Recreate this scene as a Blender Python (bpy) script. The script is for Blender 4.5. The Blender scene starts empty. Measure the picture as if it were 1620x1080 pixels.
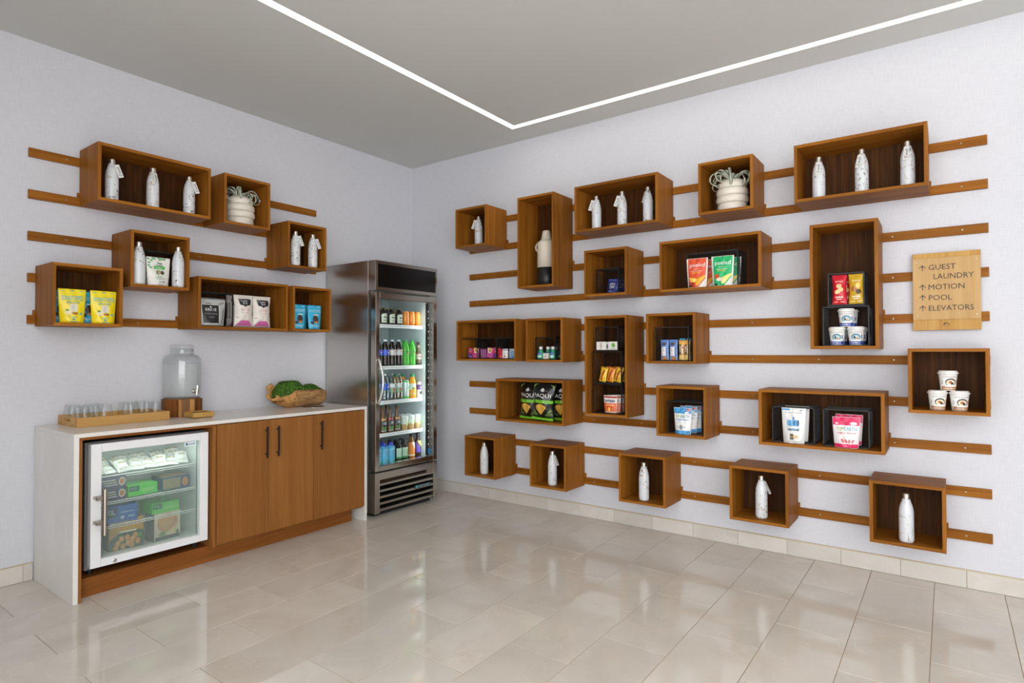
import bpy, bmesh, math, random
from mathutils import Vector, Matrix
from mathutils.geometry import tessellate_polygon
random.seed(7)
PI = math.pi
SC = bpy.context.scene
COL = SC.collection

# ------------------------------------------------------------------ camera
cam_d = bpy.data.cameras.new('camera')
cam_d.sensor_width = 36.0
cam_d.lens = 36.0 * 940.71 / 1620
cam_d.clip_start = 0.05
cam = bpy.data.objects.new('camera', cam_d)
COL.objects.link(cam)
yaw, pitch, roll = 2.2033, 0.0158, -0.0015
fwd = Vector((math.cos(yaw) * math.cos(pitch), math.sin(yaw) * math.cos(pitch), math.sin(pitch)))
rgt = Vector((math.sin(yaw), -math.cos(yaw), 0))
upv = rgt.cross(fwd)
r2 = rgt * math.cos(roll) + upv * math.sin(roll)
u2 = upv * math.cos(roll) - rgt * math.sin(roll)
M = Matrix((r2, u2, -fwd)).transposed().to_4x4()
M.translation = (4.4257, -4.3022, 1.359)
cam.matrix_world = M
SC.camera = cam

# ------------------------------------------------------------------ world, exposure
LED_STRENGTH = 3.6
WORLD_STRENGTH = 4.0
w = bpy.data.worlds.new('room_surroundings')
SC.world = w
w.use_nodes = True
bg = w.node_tree.nodes['Background']
bg.inputs[0].default_value = (0.97, 0.98, 1.0, 1)
bg.inputs[1].default_value = WORLD_STRENGTH
SC.view_settings.view_transform = 'Standard'
SC.view_settings.look = 'None'
SC.view_settings.exposure = 0.25
SC.view_settings.gamma = 1.0
SC.view_settings.use_curve_mapping = False
SC.cycles.max_bounces = 10
SC.cycles.transparent_max_bounces = 24

# ------------------------------------------------------------------ text outlines (flat lettering)
TEXTS = ["GUEST", "LAUNDRY", "MOTION", "POOL", "ELEVATORS", "S'well", "SKINNYDIPPED", "almonds", "peeled", "SNACKS", "ORGANIC", "PAQUI", "YUM", "EARTH",
         "organic licorice", "LOVE", "CORN", "KRAVE", "SEA SALT ORIGINAL", "POPCORN", "Lesser", "Evil", "purely elizabeth.", "SAHALE", "EVOL.", "Amy's", "AL",
         "ZESTY SALSA VERDE", "VITA", "COCO", "Advil", "true"]
TEXT_CACHE = {}
def prefetch():
    obs = []
    for s in TEXTS:
        cu = bpy.data.curves.new('lettering', 'FONT')
        cu.body = s
        cu.resolution_u = 2
        o = bpy.data.objects.new('lettering', cu)
        COL.objects.link(o)
        obs.append((s, o, cu))
    dg = bpy.context.evaluated_depsgraph_get()
    dg.update()
    for s, o, cu in obs:
        me = bpy.data.meshes.new_from_object(o.evaluated_get(dg))
        vs = [(v.co.x, v.co.y) for v in me.vertices]
        fs = [tuple(p.vertices) for p in me.polygons]
        x0 = min(v[0] for v in vs); x1 = max(v[0] for v in vs)
        y0 = min(v[1] for v in vs); y1 = max(v[1] for v in vs)
        TEXT_CACHE[s] = ([((v[0] - x0) / (x1 - x0), (v[1] - y0) / (y1 - y0)) for v in vs], fs, (x1 - x0) / (y1 - y0))
        bpy.data.meshes.remove(me)
        bpy.data.objects.remove(o)
        bpy.data.curves.remove(cu)
prefetch()

# ------------------------------------------------------------------ materials
def lin(c):
    out = []
    for v in c[:3]:
        v = v / 255.0
        out.append(v / 12.92 if v <= 0.04045 else ((v + 0.055) / 1.055) ** 2.4)
    return (*out, 1.0)
class NT:
    def __init__(s, name):
        s.m = bpy.data.materials.new(name); s.m.use_nodes = True
        s.t = s.m.node_tree; s.t.nodes.clear()
        s.out = s.n('ShaderNodeOutputMaterial')
    def n(s, typ, **kw):
        nd = s.t.nodes.new(typ)
        for k, v in kw.items():
            if k.startswith('i_'):
                key = k[2:]
                nd.inputs[int(key) if key.isdigit() else key.replace('_', ' ')].default_value = v
            else: setattr(nd, k, v)
        return nd
    def l(s, a, b): s.t.links.new(a, b)
    def bsdf(s, col, rough=0.5, metal=0.0, spec=0.5, **kw):
        b = s.n('ShaderNodeBsdfPrincipled')
        if col is not None: b.inputs['Base Color'].default_value = lin(col)
        b.inputs['Roughness'].default_value = rough
        b.inputs['Metallic'].default_value = metal
        b.inputs['Specular IOR Level'].default_value = spec
        for k, v in kw.items(): b.inputs[k.replace('_', ' ')].default_value = v
        s.l(b.outputs[0], s.out.inputs[0])
        return b
    def ramp(s, fac, stops):
        r = s.n('ShaderNodeValToRGB')
        el = r.color_ramp.elements
        while len(el) < len(stops): el.new(0.5)
        for e, (p, c) in zip(el, stops):
            e.position = p; e.color = lin(c) if len(c) == 3 else c
        s.l(fac, r.inputs[0])
        return r
    def coords(s, scale=(1, 1, 1), rand=True, space='Object'):
        tc = s.n('ShaderNodeTexCoord')
        mp = s.n('ShaderNodeMapping'); mp.inputs['Scale'].default_value = scale
        s.l(tc.outputs[space], mp.inputs[0])
        if rand:
            oi = s.n('ShaderNodeObjectInfo')
            mu = s.n('ShaderNodeMath', operation='MULTIPLY'); mu.inputs[1].default_value = 37.0
            s.l(oi.outputs['Random'], mu.inputs[0])
            s.l(mu.outputs[0], mp.inputs['Location'])
        return mp.outputs[0]
    def bump(s, b, h, strength=0.2, dist=0.002):
        bp = s.n('ShaderNodeBump'); bp.inputs['Strength'].default_value = strength; bp.inputs['Distance'].default_value = dist
        s.l(h, bp.inputs['Height']); s.l(bp.outputs[0], b.inputs['Normal'])

_paint = {}
def paint(c, rough=0.45, metal=0.0, name='paint'):
    k = (tuple(c), rough, metal)
    if k not in _paint:
        t = NT(name); t.bsdf(c, rough, metal); _paint[k] = t.m
    return _paint[k]

def wood(name, dark, mid, light, axis, rough=0.42, coarse=1.0):
    t = NT(name)
    sc = {'z': (26, 26, 1.1), 'x': (1.1, 26, 26), 'y': (26, 1.1, 26)}[axis]
    co = t.coords(tuple(v * coarse for v in sc))
    n1 = t.n('ShaderNodeTexNoise', i_Scale=1.0, i_Detail=5.0, i_Roughness=0.6, i_Distortion=0.5); t.l(co, n1.inputs[0])
    sc2 = {'z': (260, 260, 5), 'x': (5, 260, 260), 'y': (260, 5, 260)}[axis]
    co2 = t.coords(sc2)
    n2 = t.n('ShaderNodeTexNoise', i_Scale=1.0, i_Detail=3.0); t.l(co2, n2.inputs[0])
    mx = t.n('ShaderNodeMix', data_type='FLOAT', i_0=0.35); t.l(n1.outputs[0], mx.inputs[2]); t.l(n2.outputs[0], mx.inputs[3])
    r = t.ramp(mx.outputs[0], [(0.33, dark), (0.5, mid), (0.66, light)])
    b = t.bsdf(mid, rough + 0.06, spec=0.12)
    oi = t.n('ShaderNodeObjectInfo')
    mr = t.n('ShaderNodeMapRange'); mr.inputs[3].default_value = 0.88; mr.inputs[4].default_value = 1.1
    t.l(oi.outputs['Random'], mr.inputs[0])
    hs = t.n('ShaderNodeHueSaturation'); t.l(r.outputs[0], hs.inputs['Color']); t.l(mr.outputs[0], hs.inputs['Value'])
    t.l(hs.outputs[0], b.inputs['Base Color'])
    t.bump(b, n2.outputs[0], 0.12, 0.001)
    return t.m

W_D, W_M, W_L = (116, 68, 18), (146, 90, 27), (167, 108, 38)
wood_z = wood('teak_vertical', W_D, W_M, W_L, 'z')
wood_x = wood('teak_lengthwise', W_D, W_M, W_L, 'x')
back_z = wood('shaded_walnut_back', (46, 25, 7), (70, 40, 13), (94, 57, 20), 'z', 0.5, 1.6)  # darker veneer, deepened further for the shade inside the boxes
cab_z = wood('oak_door', (134, 86, 40), (146, 95, 47), (156, 104, 54), 'z', 0.45, 0.8)
cab_y = wood('oak_plinth', (112, 66, 27), (132, 80, 35), (146, 92, 44), 'y', 0.45)
bamboo_x = wood('bamboo_lengthwise', (190, 142, 78), (206, 160, 96), (218, 176, 114), 'x', 0.4, 0.5)
bamboo_z = wood('bamboo_upright', (186, 138, 70), (204, 158, 88), (216, 174, 106), 'z', 0.4, 0.8)
acacia_d = wood('acacia_dark', (96, 56, 24), (122, 74, 34), (142, 90, 44), 'z')
acacia_l = wood('acacia_light', (160, 112, 58), (182, 134, 76), (196, 150, 92), 'z')
acacia_m = wood('acacia_mid', (120, 82, 52), (140, 100, 66), (156, 116, 78), 'z')

def wallpaper():
    t = NT('linen_wallpaper')
    ca = t.coords((420, 420, 14), False); cb = t.coords((14, 14, 420), False)
    a = t.n('ShaderNodeTexNoise', i_Scale=1.0, i_Detail=2.0); t.l(ca, a.inputs[0])
    b = t.n('ShaderNodeTexNoise', i_Scale=1.0, i_Detail=2.0); t.l(cb, b.inputs[0])
    ad = t.n('ShaderNodeMath', operation='ADD'); t.l(a.outputs[0], ad.inputs[0]); t.l(b.outputs[0], ad.inputs[1])
    mr = t.n('ShaderNodeMapRange', i_1=0.6, i_2=1.4); t.l(ad.outputs[0], mr.inputs[0])
    r = t.ramp(mr.outputs[0], [(0.0, (203, 204, 210)), (1.0, (221, 222, 228))])
    s = t.bsdf((216, 213, 218), 0.75, spec=0.25)
    t.l(r.outputs[0], s.inputs['Base Color'])
    t.bump(s, ad.outputs[0], 0.15, 0.0008)
    return t.m
wall_m = wallpaper()

def stone_tile(name, c0, c1, c2, rough):
    t = NT(name)
    co = t.coords((1, 1, 1), True)
    n1 = t.n('ShaderNodeTexNoise', i_Scale=2.6, i_Detail=6.0, i_Roughness=0.55, i_Distortion=1.2); t.l(co, n1.inputs[0])
    r = t.ramp(n1.outputs[0], [(0.3, c0), (0.5, c1), (0.72, c2)])
    n2 = t.n('ShaderNodeTexNoise', i_Scale=1.7, i_Detail=3.0, i_Distortion=1.6); t.l(co, n2.inputs[0])
    sb = t.n('ShaderNodeMath', operation='SUBTRACT', i_1=0.5); t.l(n2.outputs[0], sb.inputs[0])
    ab = t.n('ShaderNodeMath', operation='ABSOLUTE'); t.l(sb.outputs[0], ab.inputs[0])
    vr = t.n('ShaderNodeMapRange', i_1=0.0, i_2=0.006, i_3=0.3, i_4=0.0); t.l(ab.outputs[0], vr.inputs[0])
    mx = t.n('ShaderNodeMix', data_type='RGBA'); t.l(vr.outputs[0], mx.inputs[0]); t.l(r.outputs[0], mx.inputs[6])
    mx.inputs[7].default_value = lin(tuple(min(255, c + 12) for c in c2))
    oi = t.n('ShaderNodeObjectInfo')
    mr = t.n('ShaderNodeMapRange'); mr.inputs[3].default_value = 0.94; mr.inputs[4].default_value = 1.04
    t.l(oi.outputs['Random'], mr.inputs[0])
    hs = t.n('ShaderNodeHueSaturation'); t.l(mx.outputs[2], hs.inputs['Color']); t.l(mr.outputs[0], hs.inputs['Value'])
    s = t.bsdf(c1, rough, spec=0.5)
    t.l(hs.outputs[0], s.inputs['Base Color'])
    return t.m
tile_m = stone_tile('polished_porcelain', (206, 197, 184), (213, 205, 193), (219, 212, 200), 0.06)
base_m = stone_tile('wall_base_porcelain', (200, 194, 185), (208, 203, 194), (215, 210, 202), 0.3)
grout_m = paint((158, 138, 112), 0.9, name='tan_grout')
trim_m = paint((200, 184, 150), 0.5, name='tan_edge_trim')
ceil_m = paint((210, 211, 208), 0.9, name='ceiling_paint')
quartz_m = stone_tile('white_quartz', (226, 222, 214), (230, 227, 220), (234, 231, 225), 0.22)

def emis(name, c, st):
    t = NT(name); e = t.n('ShaderNodeEmission', i_Strength=st); e.inputs[0].default_value = lin(c); t.l(e.outputs[0], t.out.inputs[0]); return t.m
led_m = emis('linear_light_diffuser', (255, 249, 240), LED_STRENGTH)

def steel(name, c, rough, axis, aniso=0.6):
    t = NT(name)
    sc = {'x': (2, 2, 500), 'z': (500, 500, 2)}[axis]
    n = t.n('ShaderNodeTexNoise', i_Scale=1.0, i_Detail=2.0); t.l(t.coords(sc, False), n.inputs[0])
    b = t.bsdf(c, rough, 1.0)
    mr = t.n('ShaderNodeMapRange', i_1=0.3, i_2=0.7, i_3=rough * 0.985, i_4=rough * 1.015); t.l(n.outputs[0], mr.inputs[0])
    t.l(mr.outputs[0], b.inputs['Roughness'])
    b.inputs['Anisotropic'].default_value = aniso
    tg = t.n('ShaderNodeTangent', direction_type='RADIAL', axis='Z'); t.l(tg.outputs[0], b.inputs['Tangent'])
    return t.m
steel_side = steel('brushed_steel_side', (206, 203, 198), 0.26, 'x', 0.5)
steel_f = steel('brushed_steel_front', (186, 180, 172), 0.22, 'x')
chrome = paint((215, 213, 208), 0.12, 1.0, 'chrome')
satin = paint((172, 164, 152), 0.3, 1.0, 'satin_nickel')
capmetal = paint((206, 200, 190), 0.38, 1.0, 'steel_cap')
black_gloss = paint((6, 6, 7), 0.25, name='black_panel')
black_m = paint((20, 20, 21), 0.5, name='black_plastic')
wire_m = paint((9, 9, 10), 0.5, name='black_wire')
handle_m = paint((52, 44, 42), 0.35, 0.6, 'bronze_handle')
white_m = paint((236, 237, 238), 0.35, name='white_enamel')
liner_m = paint((186, 197, 197), 0.4, name='cabinet_liner')
grey_m = paint((120, 122, 126), 0.4, name='grey_side')

def thin_glass(name, tint=(255, 255, 255), base=0.03, edge=0.5, power=4.0, rough=0.0, fog=None):
    t = NT(name)
    tr = t.n('ShaderNodeBsdfTransparent'); tr.inputs[0].default_value = lin(tint)
    gl = t.n('ShaderNodeBsdfGlossy', i_Roughness=rough)
    lw = t.n('ShaderNodeLayerWeight', i_Blend=0.5)
    pw = t.n('ShaderNodeMath', operation='POWER', i_1=power); t.l(lw.outputs['Facing'], pw.inputs[0])
    mr = t.n('ShaderNodeMapRange', i_3=base, i_4=edge); t.l(pw.outputs[0], mr.inputs[0])
    mx = t.n('ShaderNodeMixShader'); t.l(mr.outputs[0], mx.inputs[0]); t.l(tr.outputs[0], mx.inputs[1]); t.l(gl.outputs[0], mx.inputs[2])
    res = mx.outputs[0]
    if fog:
        co = t.coords((1, 1, 1), False)
        n = t.n('ShaderNodeTexNoise', i_Scale=3.2, i_Detail=2.0); t.l(co, n.inputs[0])
        fr = t.n('ShaderNodeMapRange', i_1=0.30, i_2=0.78, i_3=fog[0], i_4=fog[1]); t.l(n.outputs[0], fr.inputs[0])
        df = t.n('ShaderNodeBsdfDiffuse'); df.inputs[0].default_value = lin((205, 218, 214))
        tl = t.n('ShaderNodeBsdfTranslucent'); tl.inputs[0].default_value = lin((205, 218, 214))
        m1 = t.n('ShaderNodeMixShader', i_0=0.5); t.l(df.outputs[0], m1.inputs[1]); t.l(tl.outputs[0], m1.inputs[2])
        m2 = t.n('ShaderNodeMixShader'); t.l(fr.outputs[0], m2.inputs[0]); t.l(res, m2.inputs[1]); t.l(m1.outputs[0], m2.inputs[2])
        res = m2.outputs[0]
    t.l(res, t.out.inputs[0])
    return t.m
pane_m = thin_glass('door_glass', (250, 253, 253), 0.03, 0.6, 4)
fog_pane = thin_glass('misted_door_glass', (248, 252, 250), 0.03, 0.5, 4, 0.0, (0.06, 0.26))
tumbler_m = thin_glass('tumbler_glass', (253, 254, 254), 0.03, 0.7, 4.5)
jar_m = thin_glass('jar_glass', (253, 254, 254), 0.05, 0.7, 3.5)
pet_m = thin_glass('clear_bottle_plastic', (225, 234, 238), 0.10, 0.8, 1.6, 0.08)
def cloudy(name, c, a):
    t = NT(name)
    df = t.n('ShaderNodeBsdfDiffuse'); df.inputs[0].default_value = lin(c)
    tl = t.n('ShaderNodeBsdfTranslucent'); tl.inputs[0].default_value = lin(c)
    m1 = t.n('ShaderNodeMixShader', i_0=0.5); t.l(df.outputs[0], m1.inputs[1]); t.l(tl.outputs[0], m1.inputs[2])
    tr = t.n('ShaderNodeBsdfTransparent')
    m2 = t.n('ShaderNodeMixShader', i_0=a); t.l(tr.outputs[0], m2.inputs[1]); t.l(m1.outputs[0], m2.inputs[2])
    t.l(m2.outputs[0], t.out.inputs[0])
    return t.m
water_m = cloudy('chilled_water', (250, 252, 253), 0.5)

def marble(name, thr, dens):
    t = NT(name)
    co = t.coords((1, 1, 1), True)
    ns = t.n('ShaderNodeTexNoise', i_Scale=dens, i_Detail=4.0, i_Distortion=2.0); t.l(co, ns.inputs[0])
    sb = t.n('ShaderNodeMath', operation='SUBTRACT', i_1=0.5); t.l(ns.outputs[0], sb.inputs[0])
    ab = t.n('ShaderNodeMath', operation='ABSOLUTE'); t.l(sb.outputs[0], ab.inputs[0])
    n2 = t.n('ShaderNodeTexNoise', i_Scale=dens * 2.2, i_Detail=3.0); t.l(co, n2.inputs[0])
    gate = t.n('ShaderNodeMapRange', i_1=0.47, i_2=0.54, i_3=0.0, i_4=1.0); t.l(n2.outputs[0], gate.inputs[0])
    ln_ = t.n('ShaderNodeMapRange', i_1=thr * 0.5, i_2=thr, i_3=1.0, i_4=0.0); t.l(ab.outputs[0], ln_.inputs[0])
    mu = t.n('ShaderNodeMath', operation='MULTIPLY'); t.l(gate.outputs[0], mu.inputs[0]); t.l(ln_.outputs[0], mu.inputs[1])
    n3 = t.n('ShaderNodeTexNoise', i_Scale=9.0); t.l(co, n3.inputs[0])
    vc = t.ramp(n3.outputs[0], [(0.4, (104, 92, 84)), (0.6, (176, 140, 84))])
    mx = t.n('ShaderNodeMix', data_type='RGBA'); t.l(mu.outputs[0], mx.inputs[0]); mx.inputs[6].default_value = lin((216, 219, 222)); t.l(vc.outputs[0], mx.inputs[7])
    b = t.bsdf((232, 235, 237), 0.22, spec=0.5); t.l(mx.outputs[2], b.inputs['Base Color'])
    return t.m
marble_a = marble('gold_veined_white', 0.019, 9.5)
marble_b = marble('gold_flecked_white', 0.030, 26.0)

# ------------------------------------------------------------------ mesh helper
class MB:
    def __init__(s): s.v = []; s.f = []; s.mi = []
    def add(s, vs, fs, mi=0):
        o = len(s.v); s.v += [tuple(p) for p in vs]; s.f += [tuple(i + o for i in f) for f in fs]; s.mi += [mi] * len(fs); return s
    def box(s, x0, y0, z0, x1, y1, z1, mi=0):
        return s.add([(x0, y0, z0), (x1, y0, z0), (x1, y1, z0), (x0, y1, z0), (x0, y0, z1), (x1, y0, z1), (x1, y1, z1), (x0, y1, z1)],
                     [(0, 3, 2, 1), (4, 5, 6, 7), (0, 1, 5, 4), (1, 2, 6, 5), (2, 3, 7, 6), (3, 0, 4, 7)], mi)
    def lathe(s, prof, n=20, mi=0, cx=0, cy=0, a0=0.0, caps=True):
        o = []
        for r, z in prof: o += [(cx + r * math.cos(a0 + 2 * PI * k / n), cy + r * math.sin(a0 + 2 * PI * k / n), z) for k in range(n)]
        fs = []
        for i in range(len(prof) - 1):
            for k in range(n):
                a = i * n + k; b = i * n + (k + 1) % n
                fs.append((a, b, b + n, a + n))
        if caps:
            fs.append(tuple(range(n - 1, -1, -1))); m = (len(prof) - 1) * n; fs.append(tuple(range(m, m + n)))
        return s.add(o, fs, mi)
    def tube(s, pts, r, n=8, mi=0, caps=True, closed=False):
        pts = [Vector(p) for p in pts]; N = len(pts); o = []; up = None
        for i, p in enumerate(pts):
            a = pts[(i - 1) % N] if (closed or i > 0) else p
            b = pts[(i + 1) % N] if (closed or i < N - 1) else p
            d = (b - a).normalized()
            if up is None:
                up = d.orthogonal().normalized()
            up = (up - d * up.dot(d)).normalized()
            sd = d.cross(up)
            rr = r[i] if isinstance(r, (list, tuple)) else r
            o += [p + (up * math.cos(2 * PI * k / n) + sd * math.sin(2 * PI * k / n)) * rr for k in range(n)]
        fs = []
        for i in range(N if closed else N - 1):
            for k in range(n):
                a = i * n + k; b = i * n + (k + 1) % n; c = ((i + 1) % N) * n + (k + 1) % n; d = ((i + 1) % N) * n + k
                fs.append((a, b, c, d))
        if caps and not closed:
            fs.append(tuple(range(n - 1, -1, -1))); m = (N - 1) * n; fs.append(tuple(range(m, m + n)))
        return s.add(o, fs, mi)
    def prism(s, poly, axis, a, b, mi=0):
        """poly: 2-D outline; axis 'y': (x,z) outline between y=a and y=b; 'x': (y,z); 'z': (x,y)"""
        n = len(poly)
        def mk(p, t): return {'y': (p[0], t, p[1]), 'x': (t, p[0], p[1]), 'z': (p[0], p[1], t)}[axis]
        vs = [mk(p, a) for p in poly] + [mk(p, b) for p in poly]
        fs = [tuple(range(n)), tuple(range(2 * n - 1, n - 1, -1))] + [(i, i + n, (i + 1) % n + n, (i + 1) % n) for i in range(n)]
        return s.add(vs, fs, mi)
    def mesh(s, name, mats, smooth=False, bevel=0.0):
        me = bpy.data.meshes.new(name)
        me.from_pydata(s.v, [], s.f)
        for m in (mats if isinstance(mats, (list, tuple)) else [mats]): me.materials.append(m)
        bm = bmesh.new(); bm.from_mesh(me)
        for f, mi in zip(bm.faces, s.mi): f.material_index = mi; f.smooth = smooth
        bmesh.ops.recalc_face_normals(bm, faces=bm.faces)
        if bevel:
            bmesh.ops.bevel(bm, geom=[e for e in bm.edges if len(e.link_faces) == 2 and e.calc_face_angle(0) > 0.5], offset=bevel, segments=2, affect='EDGES', profile=0.5)
        bm.to_mesh(me); bm.free()
        return me
REPEATED = {}
def link(name, me, parent=None, loc=None, rotz=None):
    o = bpy.data.objects.new(name, me); COL.objects.link(o)
    if parent is not None: o.parent = parent
    if me is not None and REPEATED.get(me.name): o['kind'] = 'stuff'
    if loc is not None: o.location = loc
    if rotz is not None: o.rotation_euler[2] = rotz
    return o
def obj(name, mb, mats, parent=None, smooth=False, bevel=0.0, **kw):
    return link(name, mb.mesh(name, mats, smooth, bevel), parent, **kw)
def tag(o, label=None, cat=None, group=None, kind=None):
    if label: o['label'] = label
    if cat: o['category'] = cat
    if group: o['group'] = group
    if kind: o['kind'] = kind
    return o
def thing(name, label, cat, loc=(0, 0, 0), rotz=0.0, group=None):
    o = bpy.data.objects.new(name, None); o.empty_display_size = 0.05; COL.objects.link(o)
    o.location = loc; o.rotation_euler[2] = rotz
    return tag(o, label, cat, group)
def dup(o, parent=None):
    c = o.copy(); COL.objects.link(c)
    if parent is not None: c.parent = parent
    for ch in list(o.children): dup(ch, c)
    return c
class Proto:
    """first use places the built thing itself, later uses place copies of it and of its parts"""
    def __init__(s, root): s.root = root; s.used = False
    def put(s, loc, rotz, label, group=None, tilt=(0, 0)):
        o = dup(s.root) if s.used else s.root
        s.used = True
        o.location = loc; o.rotation_euler = (tilt[0], tilt[1], rotz)
        o['label'] = label
        if group: o['group'] = group
        return o
LW = PI / 2
def at(wall, u, dep, z): return (u, -dep, z) if wall == 'R' else (dep, u, z)
def rz(wall): return 0.0 if wall == 'R' else LW

# ------------------------------------------------------------------ printed fronts
def split_tris(vs, tris, mx):
    vs = list(vs); out = []; st = list(tris)
    while st:
        a, b, c = st.pop()
        L = [(math.dist(vs[a], vs[b]), a, b, c), (math.dist(vs[b], vs[c]), b, c, a), (math.dist(vs[c], vs[a]), c, a, b)]
        d, i, j, k = max(L)
        if d > mx:
            vs.append(((vs[i][0] + vs[j][0]) / 2, (vs[i][1] + vs[j][1]) / 2)); m = len(vs) - 1
            st += [(i, m, k), (m, j, k)]
        else: out.append((a, b, c))
    return vs, out
def repeats(art):
    n = {}
    for a in art:
        k = (a[0], round(a[3] - a[1], 2), round(a[4] - a[2], 2)) if a[0] == 'r' else (a[0], a[3], a[4]) if a[0] == 'd' else None
        if k: n[k] = n.get(k, 0) + 1
    return len(art) >= 3 or max(n.values(), default=0) >= 3   # ink too small to pick apart singly
def art_mesh(name, art, surf, flat=False, step=0.0004):
    ex = []
    for a in art:
        if a[0] == 'w':      # a line of small print, too fine to read: a row of short strokes
            u0, v0, u1, v1, c = a[1:]; n = max(3, int((u1 - u0) / .11))
            for i in range(n):
                q = (u1 - u0) / n; ex.append(('r', u0 + q * i, v0, u0 + q * (i + (.78 if (i * 7) % 3 else .55)), v1 if i % 4 == 0 else v0 + (v1 - v0) * .75, c))
        else: ex.append(a)
    mb = MB(); mats = []; idx = {}
    lay = {id(a): i for i, a in enumerate(art)}; li = 0
    for a in ex:
        li = lay.get(id(a), li)
        col = a[-1]
        if col not in idx: idx[col] = len(mats); mats.append(paint(col, 0.4, name='print_ink'))
        k = a[0]; mx = 9 if flat else 0.10
        if k == 'r':
            u0, v0, u1, v1 = a[1:5]
            nu = 1 if flat else max(1, int(math.ceil((u1 - u0) / 0.08))); nv = 1 if flat else max(1, int(math.ceil((v1 - v0) / 0.045)))
            vs = [(u0 + (u1 - u0) * i / nu, v0 + (v1 - v0) * j / nv) for j in range(nv + 1) for i in range(nu + 1)]
            fs = [(j * (nu + 1) + i, j * (nu + 1) + i + 1, (j + 1) * (nu + 1) + i + 1, (j + 1) * (nu + 1) + i) for j in range(nv) for i in range(nu)]
        elif k == 'd':
            cu, cv, ru, rv = a[1:5]; n = 14
            vs = [(cu, cv)] + [(cu + ru * q * math.cos(2 * PI * i / n), cv + rv * q * math.sin(2 * PI * i / n)) for q in (0.33, 0.67, 1.0) for i in range(n)]
            fs = [(0, 1 + i, 1 + (i + 1) % n) for i in range(n)] + [(1 + m_ + i, 1 + m_ + n + i, 1 + m_ + n + (i + 1) % n, 1 + m_ + (i + 1) % n) for m_ in (0, n) for i in range(n)]
        elif k == 'p':
            pts = a[1]
            tri = tessellate_polygon([[Vector((p[0], p[1], 0)) for p in pts]])
            vs, fs = split_tris(pts, tri, mx)
        elif k == 't':
            s, u0, v0, u1, v1 = a[1:6]
            tv, tf, _ = TEXT_CACHE[s]
            vs = [(u0 + p[0] * (u1 - u0), v0 + p[1] * (v1 - v0)) for p in tv]; fs = tf
        off = 0.0005 + step * li
        mb.add([surf(u, v, off) for u, v in vs], fs, idx[col])
    me = bpy.data.meshes.new(name); me.from_pydata(mb.v, [], mb.f)
    REPEATED[me.name] = repeats(art)
    for m in mats: me.materials.append(m)
    for pl_, mi_ in zip(me.polygons, mb.mi): pl_.material_index = mi_
    return me

def bag_surf(w, h, T, style, seed=0):
    rnd = random.Random(seed); p1, p2 = rnd.uniform(0, 6), rnd.uniform(0, 6)
    def half(v):
        if style == 'pouch': return w / 2 * (1 - 0.15 * max(0.0, 1 - v) ** 1.4)
        return w / 2 * (1 - 0.11 * math.sin(PI * min(max(v, 0), 1)) ** 0.8 + 0.012 * math.sin(v * 23 + p1))
    def thick(u, v):
        e = max(0.0, 1 - abs(u) ** 2.4)
        if style == 'pouch':
            s = (1 - v ** 1.4) * 0.98 + 0.02
            if v < 0.06: s *= 0.75 + 0.25 * v / 0.06
        else:
            q = min(max((v - 0.055) / 0.89, 0), 1); s = math.sin(PI * q) ** 0.62 if 0 < q < 1 else 0.0
        return T / 2 * e * s + 0.0012 + T * e * (0.05 * math.sin(v * 9 + u * 4 + p1) * math.sin(u * 5 + v * 3 + p2) + 0.022 * math.sin(v * 17 - u * 9 + p2)) * (s if style != 'pouch' else 1)
    def surf(u, v, off=0.0):
        u = min(max(u, -1.0), 1.0); v = min(max(v, 0.0), 1.0)
        return (u * half(v), -thick(u, v) - off, v * h)
    return surf
def bag_mesh(w, h, T, style, col, seed=0, rough=0.30):
    sf = bag_surf(w, h, T, style, seed); nu, nv = 22, 26; mb = MB()
    F = [sf(-1 + 2 * i / nu, j / nv) for j in range(nv + 1) for i in range(nu + 1)]
    Bk = [(x, -y * 0.8, z) for x, y, z in F]
    q = lambda j, i: j * (nu + 1) + i
    n = len(F); fs = []
    for j in range(nv):
        for i in range(nu):
            fs.append((q(j, i), q(j, i + 1), q(j + 1, i + 1), q(j + 1, i)))
            fs.append((n + q(j, i + 1), n + q(j, i), n + q(j + 1, i), n + q(j + 1, i + 1)))
        fs.append((q(j, 0), q(j + 1, 0), n + q(j + 1, 0), n + q(j, 0)))
        fs.append((q(j, nu), n + q(j, nu), n + q(j + 1, nu), q(j + 1, nu)))
    for i in range(nu):
        fs.append((q(0, i), n + q(0, i), n + q(0, i + 1), q(0, i + 1)))
        fs.append((q(nv, i), q(nv, i + 1), n + q(nv, i + 1), n + q(nv, i)))
    mb.add(F + Bk, fs)
    return mb.mesh('bag', paint(col, rough, name='bag_film'), True), sf
def make_bag(name, cat, w, h, T, style, col, art, seed=0):
    me, sf = bag_mesh(w, h, T, style, col, seed)
    o = link(name, me); tag(o, None, cat)
    if art: link('front_print', art_mesh('front_print', art, sf), o)
    return Proto(o)
def make_carton(name, cat, w, d, h, col, art, side=None, top=None):
    mb = MB().box(-w / 2, -d / 2, 0, w / 2, d / 2, h)
    o = obj(name, mb, paint(col, 0.45, name='carton_board'), bevel=0.0012); tag(o, None, cat)
    if art: link('front_print', art_mesh('front_print', art, lambda u, v, e: (u * w / 2, -d / 2 - e, v * h), True), o)
    if side: link('side_print', art_mesh('side_print', side, lambda u, v, e: (-w / 2 - e, -u * d / 2, v * h), True), o)
    if top: link('top_print', art_mesh('top_print', top, lambda u, v, e: (u * w / 2, -d / 2 + v * d, h + e), True), o)
    return Proto(o)
def wrap(rad, h):
    """u -1..1 spans the front half, v the height; rad(v) gives the radius"""
    def f(u, v, e):
        a = u * PI / 2; r = rad(v) + e
        return (r * math.sin(a), -r * math.cos(a), v * h)
    return f
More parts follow.
